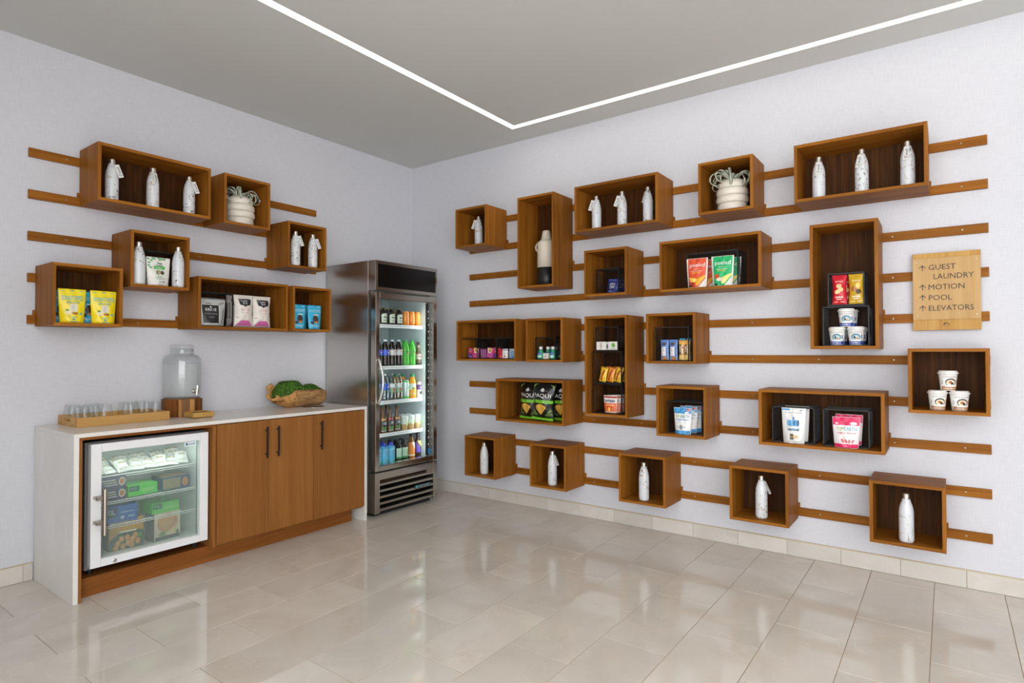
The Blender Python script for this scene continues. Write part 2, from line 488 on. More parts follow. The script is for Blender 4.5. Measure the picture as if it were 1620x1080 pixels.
def prof_rad(prof):
    def f(z):
        for (r0, z0), (r1, z1) in zip(prof, prof[1:]):
            if z0 <= z <= z1: return r0 + (r1 - r0) * (z - z0) / max(z1 - z0, 1e-9)
        return prof[-1][0]
    return f

# ================================================================== SETTING
X1, Y1, HC = 7.3, -7.0, 3.2303
XC, YB = 7.3, -5.0      # ceiling edge, added wall
def struct(name, mb, m, **kw): return tag(obj(name, mb, m, **kw), kind='structure')
floor = struct('floor', MB().box(-0.1, Y1, -0.08, X1, 0.1, -0.0015), grout_m)
XJ0, XS, YS = 1.183, 0.3166, 0.6355
_tile = {}
def tile_mesh(a, b):
    k = (round(a, 3), round(b, 3))
    if k not in _tile:
        g = 0.0016; _tile[k] = MB().box(-a / 2 + g, -b / 2 + g, -0.008, a / 2 - g, b / 2 - g, 0.0).mesh('tile', tile_m, False, 0.0009)
    return _tile[k]
for j in range(-4, 18):
    xa, xb = max(XJ0 + XS * j, 0.001), min(XJ0 + XS * (j + 1), X1)
    if xb - xa < 0.02: continue
    y0 = -0.16 if j % 2 else -0.478
    ys = [-0.001, y0]
    while ys[-1] > Y1: ys.append(max(ys[-1] - YS, Y1))
    for ya, yb in zip(ys, ys[1:]):
        if ya - yb < 0.02: continue
        link('tile', tile_mesh(xb - xa, ya - yb), floor, ((xa + xb) / 2, (ya + yb) / 2, 0))
wall_l = struct('wall_left', MB().box(-0.12, Y1, -0.08, 0.0, 0.12, HC + 0.1), wall_m)
wall_r = struct('wall_right', MB().box(0.0, 0.0, -0.08, X1, 0.12, HC + 0.1), wall_m)
# unseen walls added here; their lengths and the gap between steer the daylight in
wall_b = struct('added_wall_back', MB().box(0.0, YB - 0.12, -0.08, 2.8, YB, HC + 0.1), wall_m)  # added behind the camera to shade the counter's end panel
wall_f = struct('added_wall_far', MB().box(X1, -3.5, -0.08, X1 + 0.12, 0.12, HC + 0.1), wall_m)  # added out of view, length set to curb light on the right wall
# ceiling with a slot for the linear light
LX0, LX1, LY0, LY1, LWD = 1.476, 6.0, -0.268, -4.7, 0.058
cb = MB()
cb.box(-0.1, YB - 0.12, HC, LX0, 0.1, HC + 0.1); cb.box(LX0, LY0, HC, XC, 0.1, HC + 0.1)
cb.box(LX0, YB - 0.12, HC, LX0 + LWD, LY1, HC + 0.1); cb.box(LX1, LY0 - LWD, HC, XC, LY0, HC + 0.1)
cb.box(LX0 + LWD, YB - 0.12, HC, XC, LY0 - LWD, HC + 0.1)
ceiling = struct('ceiling', cb, ceil_m)
lb = MB()
lb.prism([(LX0, LY0), (LX1, LY0), (LX1, LY0 - LWD), (LX0 + LWD, LY0 - LWD), (LX0 + LWD, LY1), (LX0, LY1)], 'z', HC + 0.003, HC + 0.03)
tag(obj('linear_light', lb, led_m), 'glowing white linear light set in the ceiling, turning a corner above the wall boxes', 'ceiling light')
hb = MB().box(2.0, -0.245, HC - 0.0025, 2.235, -0.012, HC - 0.0003)
tag(obj('access_hatch', hb, ceil_m, bevel=0.001), 'small pale flush access panel in the ceiling between linear light and wall', 'hatch')

def baseboard(name, along, spans, joint0, axis):
    par = tag(bpy.data.objects.new(name, None), kind='structure'); COL.objects.link(par)
    cache = {}
    for s0, s1 in spans:
        cuts = [s0]; k = math.ceil((s0 - joint0) / 0.3169)
        while joint0 + 0.3169 * k < s1 - 0.01:
            if joint0 + 0.3169 * k > s0 + 0.01: cuts.append(joint0 + 0.3169 * k)
            k += 1
        cuts.append(s1)
        for a, b in zip(cuts, cuts[1:]):
            L = round(b - a, 3)
            if L not in cache:
                g = 0.0012
                m = MB().box(-L / 2 + g, -0.012, 0.0015, L / 2 - g, -0.0005, 0.0985) if axis == 'x' else MB().box(0.0005, -L / 2 + g, 0.0015, 0.012, L / 2 - g, 0.0985)
                cache[L] = m.mesh('tile', base_m, False, 0.0008)
            link('tile', cache[L], par, ((a + b) / 2, 0, 0) if axis == 'x' else (0, (a + b) / 2, 0))
        tb = MB().box(s0, -0.012, 0.0985, s1, -0.0005, 0.1045) if axis == 'x' else MB().box(0.0005, s0, 0.0985, 0.012, s1, 0.1045)
        tb2 = MB().box(s0, -0.009, 0.0015, s1, -0.0005, 0.0985) if axis == 'x' else MB().box(0.0005, s0, 0.0015, 0.009, s1, 0.0985)
        obj('edge_trim', tb, trim_m, par); obj('grout', tb2, grout_m, par)
baseboard('baseboard_right', 'x', [(0.014, X1)], 0.696, 'x')
baseboard('baseboard_left', 'y', [(Y1, -3.116), (-0.30, -0.002)], -3.163, 'y')

# ================================================================== WALL RAILS
RAIL_Z = [2.5785 - 0.2502 * k for k in range(10)]
BT = 0.018; BD0, BD1 = 0.0185, 0.3115
BOX = {  # key: wall, centre, bottom z, width, height
 'A1': ('R', 1.050, 2.276, .354, .349), 'A2': ('R', 1.735, 1.874, .354, .751), 'A3': ('R', 2.441, 2.271, .679, .355), 'A4': ('R', 2.364, 1.771, .356, .352),
 'A5': ('R', 3.247, 2.276, .355, .351), 'A6': ('R', 4.008, 2.272, .679, .354), 'A7': ('R', 3.131, 1.770, .679, .354), 'A8': ('R', 3.930, 1.367, .356, .755),
 'A9': ('R', 2.866, 1.268, .357, .353), 'A10': ('R', 4.4235, 1.011, .359, .358), 'A11': ('R', 2.938, .761, .352, .352), 'A12': ('R', 3.790, .762, .683, .351),
 'C1': ('R', 1.1525, .267, .342, .351), 'C2': ('R', 1.848, .262, .342, .349), 'C3': ('R', 2.648, .258, .358, .354), 'C4': ('R', 3.4415, .259, .357, .351), 'C5': ('R', 4.230, .259, .358, .355),
 'B1': ('R', 1.213, 1.272, .656, .354), 'B2': ('R', 1.8155, 1.269, .351, .353), 'B3': ('R', 2.3645, .868, .353, .753), 'B4': ('R', 1.666, .770, .675, .354),
 'L1': ('L', -2.562, 2.274, .680, .352), 'L2': ('L', -1.950, 2.270, .354, .354), 'L3': ('L', -1.4455, 2.016, .352, .356), 'L4': ('L', -2.5405, 1.767, .358, .357),
 'L5': ('L', -2.9415, 1.509, .360, .362), 'L6': ('L', -1.961, 1.515, .682, .358), 'L7': ('L', -1.399, 1.517, .354, .354)}
ORD = ['first', 'second', 'third', 'fourth', 'fifth', 'sixth', 'seventh', 'eighth', 'ninth', 'tenth']
screw_me = MB().lathe([(0.0045, 0), (0.0045, 0.0012), (0.003, 0.002)], 10).mesh('screw', satin, False)
def rail(wall, k, u0, u1, screws, label, group):
    z = RAIL_Z[k]; L = u1 - u0
    o = obj('wall_rail', MB().box(-L / 2, -0.018, -0.027, L / 2, -0.0005, 0.027), wood_x, bevel=0.0012, loc=at(wall, (u0 + u1) / 2, 0, z - 0.027), rotz=rz(wall))
    tag(o, label, 'rail', group)
    for s in screws:
        if any(b[0] == wall and abs(s - b[1]) < b[3] / 2 + 0.01 and b[2] - 0.03 < z - 0.027 < b[2] + b[4] + 0.03 for b in BOX.values()): continue
        if wall == 'R' and 4.25 < s < 4.59 and 1.46 < z < 1.95 and s < 4.59: continue
        sc = link('screw', screw_me, o, (s - (u0 + u1) / 2, -0.018, 0)); sc.rotation_euler = (PI / 2, 0, 0)
for k in range(10):
    rail('R', k, 0.788, 4.6176, [4.5] + [4.16 - 0.41 * i for i in range(9)], 'horizontal teak rail on the wall with the sign, %s from the top of ten' % ORD[k], 'rails on the sign wall')
for k in range(5):
    rail('L', k, -3.158, -1.157, [-2.97, -2.56, -2.15, -1.74, -1.24], 'horizontal teak rail on the wall above the counter, %s from the top of five' % ORD[k], 'rails above the counter')

# ================================================================== WALL BOXES
_bx = {}
def box_meshes(w, h):
    key = (w, h)
    if key not in _bx:
        t = BT; hw = w / 2; y0, y1 = -BD1, -BD0
        side = MB().prism([(-hw, 0), (-hw + t, t), (-hw + t, h - t), (-hw, h)], 'y', y0, y1).mesh('side_panel', wood_z, False)
        side2 = MB().prism([(hw, 0), (hw, h), (hw - t, h - t), (hw - t, t)], 'y', y0, y1).mesh('side_panel', wood_z, False)
        bot = MB().prism([(-hw, 0), (hw, 0), (hw - t, t), (-hw + t, t)], 'y', y0, y1).mesh('bottom_panel', wood_x, False)
        top = MB().prism([(-hw, h), (-hw + t, h - t), (hw - t, h - t), (hw, h)], 'y', y0, y1).mesh('top_panel', wood_x, False)
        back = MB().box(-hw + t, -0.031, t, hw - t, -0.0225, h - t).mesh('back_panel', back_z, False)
        _bx[key] = (side, side2, bot, top, back)
    return _bx[key]
BOX_LABEL = {
 'A1': 'square teak wall box at the corner end of the top row, one tagged bottle', 'A2': 'tall teak wall box holding the cream and black vase',
 'A3': 'wide teak wall box of three tagged bottles next to the vase box', 'A4': 'square teak wall box with a navy snack bag in a small basket',
 'A5': 'square teak wall box with a potted air plant on the sign wall', 'A6': 'wide teak wall box with three bottles, highest above the sign',
 'A7': 'wide teak wall box with orange and green snack pouches', 'A8': 'tall teak wall box with nut packets above blue-banded cups',
 'A9': 'square teak wall box with snack bars in a basket', 'A10': 'square teak wall box under the sign with three brown-banded cups',
 'A11': 'square teak wall box with blue and white pouches in a basket', 'A12': 'wide teak wall box with a white pouch and a pink pouch in baskets',
 'C1': 'square teak wall box in the lowest row, nearest the drinks fridge', 'C2': 'square teak wall box, second in the lowest row from the fridge',
 'C3': 'square teak wall box, third in the lowest row from the fridge', 'C4': 'square teak wall box, fourth in the lowest row from the fridge',
 'C5': 'square teak wall box at the end of the lowest row farthest from fridge',
 'B1': 'wide teak wall box with three small baskets of sundries', 'B2': 'square teak wall box with green mouthwash bottles in a basket',
 'B3': 'tall teak wall box with three stacked black baskets', 'B4': 'wide teak wall box crammed with black and green crisp bags',
 'L1': 'wide teak wall box with three tagged bottles above the counter', 'L2': 'square teak wall box with a potted air plant above the counter',
 'L3': 'square teak wall box with two bottles nearest the fridge top', 'L4': 'square teak wall box with a green pouch between two bottles',
 'L5': 'square teak wall box with two yellow almond pouches', 'L6': 'wide teak wall box with a grey jerky bag and white popcorn bags',
 'L7': 'square teak wall box with bright blue pouches beside the fridge'}
for k, (wall, u, zb, w_, h_) in BOX.items():
    t = thing('wall_box', BOX_LABEL[k], 'wall box', at(wall, u, 0, zb), rz(wall), 'teak wall boxes')
    s1, s2, bo, tp, bk = box_meshes(w_, h_)
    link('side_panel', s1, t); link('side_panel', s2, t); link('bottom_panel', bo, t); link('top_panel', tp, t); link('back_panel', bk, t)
    low = min(zz for zz in RAIL_Z if zz > zb + 0.02)
    obj('hanging_cleat', MB().box(-w_ / 2 - 0.009, -0.018, low - zb + 0.0006, w_ / 2 + 0.009, -0.001, low - zb + 0.030), wood_x, t)
def FL(k): return BOX[k][2] + BT + 0.0004

# ================================================================== WATER BOTTLES
BH, BR = 0.272, 0.0368
BPROF = [(0.80 * BR, 0), (0.95 * BR, 0.006), (BR, 0.016), (BR, 0.155), (0.985 * BR, 0.170), (0.93 * BR, 0.188), (0.83 * BR, 0.205), (0.70 * BR, 0.220), (0.59 * BR, 0.230), (0.57 * BR, 0.234), (0.57 * BR, 0.2415), (0.50 * BR, 0.2425)]
def bottle(mat, tag_az):
    o = obj('water_bottle', MB().lathe(BPROF, 28), mat, smooth=True); tag(o, None, 'bottle')
    obj('cap', MB().lathe([(0.46 * BR, 0.2426), (0.50 * BR, 0.2434), (0.50 * BR, 0.269), (0.46 * BR, BH)], 24), capmetal, o, smooth=False)
    if tag_az is not None:
        a = math.radians(tag_az)
        card = MB().box(-0.0135, -0.0007, -0.082, 0.0135, 0.0007, 0.0)
        c = obj('hang_tag', card, paint((226, 225, 222), 0.6, name='tag_card'), o)
        r0 = 0.0215
        c.location = (r0 * math.sin(a), -r0 * math.cos(a), 0.236)
        if tag_az <= -50 or tag_az in (34, 40, 70):      # swings out beside the shoulder, facing forward
            sg_ = 1 if tag_az > 0 else -1
            c.location = (sg_ * 0.014, -0.029, 0.236)
            c.rotation_euler = (math.radians(-4), math.radians(-19 * sg_), math.radians(-12 * sg_))
        elif tag_az == 78: c.rotation_euler = (math.radians(-24), math.radians(-5), a)
        else: c.rotation_euler = (math.radians(-15), math.radians(4), a)
        tv, tf, _ = TEXT_CACHE["S'well"]
        me = bpy.data.meshes.new('lettering')
        me.from_pydata([(-0.0065 + q[1] * -1 * -0.013, -0.0012, -0.070 + q[0] * 0.055) if False else (0.0085 - q[1] * 0.016, -0.0012, -0.072 + q[0] * 0.056) for q in tv], [], tf)
        me.materials.append(paint((38, 38, 40), 0.6, name='print_ink'))
        link('lettering', me, c)
        obj('string', MB().lathe([(0.0208, 0.2335), (0.0208, 0.2348)], 16, caps=False), paint((60, 60, 60), 0.7, name='string'), o)
    return Proto(o)
bt = {(m, z): bottle(marble_b if m == 'b' else marble_a, z) for m, z in [('a', None), ('a', -62), ('b', -55), ('a', -40), ('a', 8), ('b', -14), ('a', -4), ('a', 40), ('b', 12), ('a', 34), ('a', 78), ('b', 70)]}
WB = [('A1', ('a', -62), 1.035, .180, 'white veined bottle with tag, alone in the top corner box'),
 ('A3', ('a', -62), 2.230, .190, 'white veined bottle with tag, first in the box beside the vase'),
 ('A3', ('b', -55), 2.450, .195, 'white flecked bottle, middle of three in the box beside the vase'),
 ('A3', ('a', -40), 2.660, .200, 'white veined bottle with tag, third in the box beside the vase'),
 ('A6', ('a', 8), 3.788, .195, 'white veined bottle with tag, first in the box above the sign'),
 ('A6', ('b', -14), 4.020, .200, 'white flecked bottle, middle of three in the box above the sign'),
 ('A6', ('a', -4), 4.250, .205, 'white veined bottle with tag, third in the box above the sign'),
 ('L1', ('a', 40), -2.789, .205, 'white veined bottle with tag, first in the highest box above counter'),
 ('L1', ('b', 12), -2.555, .215, 'white flecked bottle, middle of the highest box above the counter'),
 ('L1', ('a', 34), -2.318, .205, 'white veined bottle with tag, third in the highest box above counter'),
 ('L3', ('b', 70), -1.527, .265, 'flecked bottle with tag, first of a pair near fridge top'),
 ('L3', ('b', 70), -1.365, .262, 'flecked bottle with tag, second of a pair near fridge top'),
 ('L4', ('a', None), -2.655, .264, 'untagged white bottle left of the green and white pouch'),
 ('L4', ('a', None), -2.415, .266, 'untagged white bottle right of the green and white pouch'),
 ('C1', ('a', None), 1.140, .232, 'white bottle in the lowest box nearest the fridge'),
 ('C2', ('a', 78), 1.845, .232, 'white bottle with side tag, second lowest-row box from fridge'),
 ('C3', ('a', None), 2.635, .240, 'white bottle in the third lowest-row box from fridge'),
 ('C4', ('a', 78), 3.441, .226, 'white bottle with side tag, fourth lowest-row box from fridge'),
 ('C5', ('a', None), 4.226, .255, 'white veined bottle in the lowest-row box farthest from the fridge')]
for k, key, u, dep, lab in WB:
    wall = BOX[k][0]
    bt[key].put(at(wall, u, dep, FL(k)), rz(wall), lab, 'white water bottles in the wall boxes')

# ================================================================== WIRE BASKETS
def make_basket(w, h, d):
    root = thing('wire_basket', None, 'basket')
    r = 0.0036; fr = MB()
    for s in (-1, 1): fr.box(s * w / 2 - r, 0.0, 0, s * w / 2 + r, 0.006, h)
    fr.box(-w / 2, 0.0, 0, w / 2, 0.006, 0.0066); fr.box(-w / 2, 0.0, h - 0.0066, w / 2, 0.006, h)
    for sx in (-1, 1):
        for z in (0.003, h - 0.003): fr.box(sx * w / 2 - 0.002, 0.005, z - 0.002, sx * w / 2 + 0.002, d, z + 0.002)
    for sx in (-1, 1): fr.box(sx * w / 2 - 0.002, d - 0.004, 0.002, sx * w / 2 + 0.002, d, h - 0.002)
    obj('rim', fr, wire_m, root, bevel=0.0)
    ms = MB(); q = 0.0006; p = 0.011
    n = int(d / p)
    for i in range(1, n):
        y = i * d / n
        for sx in (-1, 1): ms.box(sx * w / 2 - q, y - q, 0, sx * w / 2 + q, y + q, h)
        ms.box(-w / 2, y - q, h - 2 * q, w / 2, y + q, h); ms.box(-w / 2, y - q, 0, w / 2, y + q, 2 * q)
    n = int(h / p)
    for i in range(1, n):
        z = i * h / n
        for sx in (-1, 1): ms.box(sx * w / 2 - q, 0.004, z - q, sx * w / 2 + q, d, z + q)
        ms.box(-w / 2, d - 2 * q, z - q, w / 2, d, z + q)
    n = int(w / p)
    for i in range(1, n):
        x = -w / 2 + i * w / n
        ms.box(x - q, 0.004, h - 2 * q, x + q, d, h); ms.box(x - q, 0.004, 0, x + q, d, 2 * q); ms.box(x - q, d - 2 * q, 0, x + q, d, h)
    tag(obj('wire_mesh', ms, wire_m, root), kind='stuff')
    for sx in (-1, 1):
        hd = MB(); x = sx * (w / 2 + 0.001); za, zb_ = h * 0.28, h * 0.74; ya, yb = d * 0.22, d * 0.40
        hd.tube([(x, ya, za), (x, ya, zb_), (x, yb, zb_), (x, yb, za)], 0.0022, 6, closed=True)
        obj('handle', hd, wire_m, root)
    return Proto(root)
bk_s = make_basket(.187, .182, .19); bk_s2 = make_basket(.187, .196, .19); bk_b = make_basket(.239, .224, .20)
bk_h = make_basket(.239, .240, .21); bk_w = make_basket(.342, .243, .19)
BG = 'black wire baskets in the wall boxes'
for pr, k, u, dep, dz, lab in [
 (bk_s2, 'A4', 2.340, .23, 0, 'small black wire basket with navy snack bags inside'), (bk_w, 'A7', 3.137, .25, 0, 'wide black wire basket behind the orange and green pouches'),
 (bk_s2, 'A8', 3.937, .255, .2432, 'black wire basket of nut packets stacked on a larger basket'), (bk_h, 'A8', 3.933, .25, 0, 'black wire basket of blue-banded cups under another basket'),
 (bk_h, 'A9', 2.858, .26, 0, 'tall-fronted black wire basket holding snack bars'), (bk_b, 'A11', 2.937, .23, 0, 'black wire basket holding blue and white pouches'),
 (bk_b, 'A12', 3.638, .25, 0, 'black wire basket holding the white pouch with blue pumpkin'), (bk_b, 'A12', 3.929, .25, 0, 'black wire basket holding the pink and white pouch'),
 (bk_s, 'B1', 0.989, .26, 0, 'small black basket with cartons, nearest the fridge'), (bk_s, 'B1', 1.200, .26, 0, 'small black basket with cartons, middle of three in wide box'),
 (bk_s, 'B1', 1.400, .26, 0, 'small black basket with white and blue flip-top tubs'), (bk_s, 'B2', 1.797, .26, 0, 'small black basket holding green mouthwash bottles'),
 (bk_s, 'B3', 2.352, .265, .4725, 'small black basket of white cartons, topmost of three stacked'), (bk_h, 'B3', 2.351, .265, .228, 'black basket of yellow candy packs, middle of three stacked'),
 (bk_b, 'B3', 2.351, .265, 0, 'black basket of orange snack bags, lowest of three stacked'),
 (bk_h, 'L6', -2.157, .27, 0, 'black wire basket around the grey jerky bags'), (bk_h, 'L4', -2.500, .19, 0, 'black wire basket behind the green and white pouch')]:
    wall = BOX[k][0]
    pr.put(at(wall, u, dep, FL(k) + dz), rz(wall), lab, BG)

# ================================================================== BAGS, CARTONS, CUPS
WHT = (238, 238, 234); BLK = (22, 22, 24)
def put(pr, k, u, dep, label, dz=0.0, yaw=0.0, group=None, lean=0.0, roll=0.0):
    wall = BOX[k][0]
    return pr.put(at(wall, u, dep, FL(k) + dz), rz(wall) + math.radians(yaw), label, group, (math.radians(lean), math.radians(roll)))
YEL, CY = (246, 222, 20), (60, 178, 214)
almond_art = [('r', -.8, .93, -.5, .945, CY), ('r', -.2, .93, .2, .945, CY), ('r', .5, .93, .8, .945, CY), ('d', 0, .965, .04, .012, BLK),
 ('t', 'SKINNYDIPPED', -.82, .66, .82, .80, CY), ('t', 'almonds', -.5, .57, .5, .65, (40, 170, 220)), ('r', -.28, .33, .32, .55, (226, 220, 204)),
 ('d', -.38, .30, .26, .07, (236, 226, 180)), ('d', 0.12, .28, .26, .035, (176, 118, 60)), ('d', -.46, .37, .12, .03, (96, 160, 50)), ('d', .62, .27, .10, .04, CY),
 ('w', -.28, .155, .28, .185, CY), ('r', -.1, .08, .1, .125, (70, 150, 190)), ('r', -.34, .03, .34, .045, CY)]
p_y = make_bag('snack_pouch', 'pouch', .140, .200, .06, 'pouch', YEL, almond_art, 1)
put(p_y, 'L5', -3.012, .265, 'yellow almond pouch on the left of its pair', group='yellow almond pouches')
put(p_y, 'L5', -2.853, .272, 'yellow almond pouch on the right of its pair', group='yellow almond pouches')
cy_art = [('r', -.7, .93, -.4, .945, WHT), ('r', .4, .93, .7, .945, WHT), ('d', 0, .965, .05, .012, BLK), ('t', 'SKINNYDIPPED', -.85, .70, .85, .82, (196, 232, 240)),
 ('d', 0, .42, .42, .16, (66, 40, 28)), ('d', .05, .30, .30, .05, (190, 120, 56)), ('d', -.55, .27, .24, .06, (50, 34, 28)), ('r', -.3, .58, .5, .62, (236, 232, 220)),
 ('w', -.55, .13, .55, .165, WHT), ('d', 0, .07, .08, .025, WHT)]
p_c = make_bag('snack_pouch', 'pouch', .128, .196, .05, 'pouch', (44, 176, 218), cy_art, 2)
put(p_c, 'L7', -1.487, .255, 'bright blue pouch on the left in the box by fridge', group='bright blue pouches')
put(p_c, 'L7', -1.352, .268, 'bright blue pouch on the right in the box by fridge', group='bright blue pouches')
put(p_c, 'L7', -1.430, .195, 'bright blue pouch half hidden behind two others', group='bright blue pouches')
put(p_c, 'L5', -3.045, .195, 'blue pouch behind the left yellow almond pouch', group='blue pouches behind yellow ones')
put(p_c, 'L5', -2.902, .195, 'blue pouch showing between the two yellow almond pouches', group='blue pouches behind yellow ones')
jer_art = [('r', -.98, .05, .98, .97, (178, 178, 176)), ('p', [(-.9, .75), (-.3, .86), (.2, .78), (.9, .9), (.9, .86), (.2, .74), (-.3, .82), (-.9, .71)], (110, 110, 110)),
 ('p', [(.7, .1), (.78, .1), (.9, .6), (.84, .7), (.78, .5)], (90, 90, 92)), ('r', -.86, .10, .52, .80, (226, 222, 218)), ('r', -.80, .12, .46, .78, (30, 29, 30)),
 ('t', 'KRAVE', -.56, .56, .26, .66, WHT), ('t', 'SEA SALT ORIGINAL', -.64, .44, .34, .48, (170, 168, 166)), ('r', -.4, .33, .05, .345, (150, 150, 150)), ('d', -.16, .70, .06, .03, WHT)]
p_j = make_bag('jerky_bag', 'bag', .190, .196, .05, 'pouch', (150, 150, 150), jer_art, 3)
put(p_j, 'L6', -2.170, .235, 'grey marbled jerky bag with black label in a basket', group='grey jerky bags')
put(p_j, 'L6', -2.135, .165, 'grey jerky bag standing behind the front jerky bag', dz=.012, yaw=6, group='grey jerky bags')
PK = (226, 130, 160)
pop_art = [('p', [(-.62, .88), (.66, .88), (.72, .80), (.62, .70), (.1, .66), (0, .62), (-.1, .66), (-.52, .70)], (24, 26, 40)), ('t', 'Lesser', -.32, .79, .30, .85, WHT), ('t', 'Evil', -.2, .715, .24, .775, WHT),
 ('t', 'POPCORN', -.45, .52, .5, .575, PK), ('r', -.3, .45, .4, .465, (226, 170, 190)), ('p', [(-.85, .06), (.9, .06), (.45, .22), (-.38, .22)], (210, 110, 170)), ('r', -.85, .30, -.62, .315, (60, 60, 60)), ('r', -.98, .022, .98, .04, (60, 40, 60))]
p_p = make_bag('popcorn_bag', 'bag', .150, .238, .075, 'pillow', (228, 222, 212), pop_art, 4)
put(p_p, 'L6', -1.945, .245, 'white popcorn bag next to the wire basket', yaw=-4, group='white popcorn bags')
put(p_p, 'L6', -1.800, .240, 'white popcorn bag farthest from the wire basket', yaw=-3, group='white popcorn bags')
put(p_p, 'L6', -1.955, .150, 'white popcorn bag behind, showing beside the basket edge', yaw=6, group='white popcorn bags')
GR = (84, 168, 84)
gl = [('d', u, v, .12, .035, (110, 172, 116)) for u, v in [(-.85, .93), (-.6, .88), (-.35, .94), (-.8, .80), (-.5, .96), (.1, .92), (.3, .95), (.05, .97), (-.85, .70), (.5, .95), (-.72, .63)]]
les_art = gl + [('w', -.12, .76, .28, .83, (70, 70, 70)), ('w', -.25, .70, .35, .735, (60, 60, 60)), ('r', -.45, .59, .50, .69, (64, 178, 70)), ('w', -.3, .62, .36, .66, WHT),
 ('d', -.12, .47, .20, .075, (110, 140, 70)), ('d', .22, .47, .20, .075, (96, 150, 70)), ('d', -.05, .46, .13, .05, (190, 150, 130)), ('d', .22, .46, .13, .05, (60, 36, 40)),
 ('w', -.18, .31, .26, .345, GR), ('r', -.5, .27, .6, .28, GR), ('r', -.35, .23, .45, .24, (110, 110, 110)), ('r', -.2, .10, .05, .16, (190, 190, 186)), ('d', .3, .14, .08, .03, (60, 60, 60)), ('r', -.2, .04, .3, .05, (120, 120, 120))]
p_l = make_bag('snack_pouch', 'pouch', .146, .188, .055, 'pouch', (232, 230, 224), les_art, 5)
put(p_l, 'L4', -2.537, .258, 'white and green pouch in front, between two bottles', group='white and green pouches')
put(p_l, 'L4', -2.545, .130, 'white and green pouch half hidden behind the front one', dz=.006, group='white and green pouches')
NV = (34, 44, 110)
nav_art = [('t', 'LOVE', -.6, .56, .3, .72, WHT), ('t', 'CORN', -.6, .36, .3, .52, WHT), ('r', -.95, .9, .95, .96, (70, 90, 170)), ('r', .55, .30, .8, .8, (60, 76, 150)), ('r', -.6, .12, 0, .16, (150, 170, 220))]
p_n = make_bag('snack_bag', 'bag', .105, .118, .045, 'pouch', NV, nav_art, 6)
put(p_n, 'A4', 2.372, .205, 'navy snack bag at the front of its small basket', lean=-10, roll=5, group='navy snack bags')
put(p_n, 'A4', 2.405, .150, 'navy snack bag behind, leaning on the front navy bag', lean=-8, yaw=25, roll=12, group='navy snack bags')
def peel(name, c, c2, art2, seed):
    art = [('r', -.84, .12, .88, .985, c), ('p', [(-.84, .02), (.25, .02), (.88, .30), (.88, .36), (.2, .30), (-.84, .20)], c), ('p', [(0.0, .07), (.30, .10), (.88, .36), (.88, .42), (.1, .30), (0.0, .28)], c2),
     ('p', [(.30, .02), (.86, .02), (.88, .30)], (228, 226, 218)), ('d', 0, .95, .04, .012, BLK), ('t', 'peeled', -.66, .66, .74, .84, WHT), ('t', 'SNACKS', -.3, .615, .3, .645, WHT), ('r', -.55, .555, .5, .565, WHT), ('t', 'ORGANIC', -.42, .48, .34, .535, (246, 214, 70))] + art2
    return make_bag('snack_pouch', 'pouch', .148, .203, .06, 'pouch', (230, 228, 220), art, seed)
p_o = peel('or', (222, 82, 44), (244, 176, 40), [('p', [(-.74, .36), (.02, .30), (-.05, .18), (-.6, .2)], (246, 208, 90)), ('r', -.74, .05, -.2, .17, (170, 60, 40)), ('r', -.80, .03, -.4, .08, (60, 40, 40))], 7)
p_g = peel('gr', (28, 176, 104), (238, 226, 120), [('d', -.48, .32, .26, .085, (206, 80, 46)), ('d', -.25, .22, .28, .06, (240, 226, 200)), ('d', .05, .19, .14, .05, (236, 210, 190)), ('r', -.80, .03, -.4, .08, (30, 60, 50))], 8)
put(p_o, 'A7', 3.045, .268, 'orange-red fruit snack pouch in front', group='orange-red fruit pouches')
put(p_o, 'A7', 3.072, .165, 'orange-red fruit pouch showing behind the front one', group='orange-red fruit pouches')
put(p_g, 'A7', 3.218, .272, 'green apple snack pouch in front', yaw=2, group='green apple pouches')
put(p_g, 'A7', 3.238, .175, 'green apple pouch showing behind the front one', group='green apple pouches')
def nut(col, light, nuts, seed):
    return make_bag('nut_packet', 'packet', .080, .178, .04, 'pillow', col, [('d', 0, .95, .06, .012, BLK), ('t', 'SAHALE', -.55, .75, .55, .80, light)] + nuts + [('w', -.55, .22, .60, .28, light), ('w', -.4, .155, .4, .20, light), ('r', -.7, .075, -.2, .095, light), ('r', .15, .075, .7, .095, light)], seed)
p_r = nut((200, 24, 42), (246, 226, 216), [('d', -.05, .62, .42, .07, (236, 200, 140)), ('d', .25, .50, .38, .075, (232, 196, 136)), ('d', -.25, .42, .42, .075, (240, 210, 150)), ('d', .05, .62, .18, .03, (206, 160, 96))], 9)
p_ye = nut((202, 160, 30), (250, 244, 220), [('d', -.3, .50, .42, .09, (176, 112, 60)), ('d', .32, .60, .36, .09, (240, 206, 110)), ('d', .35, .40, .40, .08, (70, 46, 36))], 10)
put(p_r, 'A8', 3.902, .245, 'red cashew packet in front in the upper basket', dz=.2500, group='red nut packets')
put(p_r, 'A8', 3.925, .185, 'red nut packet tucked behind the front red one', dz=.2500, group='red nut packets')
put(p_ye, 'A8', 3.990, .245, 'mustard yellow nut packet beside the red one', dz=.2500)
blu_art = [('r', -.95, .55, .95, .98, (86, 126, 190)), ('d', -.1, .80, .6, .07, (84, 66, 60)), ('r', -.8, .25, .35, .66, (232, 230, 226)), ('w', -.6, .54, .1, .60, (70, 70, 76)), ('w', -.6, .45, .1, .51, (70, 70, 76)), ('r', -.6, .33, 0, .35, (140, 140, 140)), ('d', 0, .1, .7, .12, (186, 130, 76)), ('r', .5, .15, .75, .6, (70, 104, 160))]
p_b = make_bag('snack_bar', 'bar', .062, .150, .022, 'pillow', (110, 150, 210), blu_art, 11)
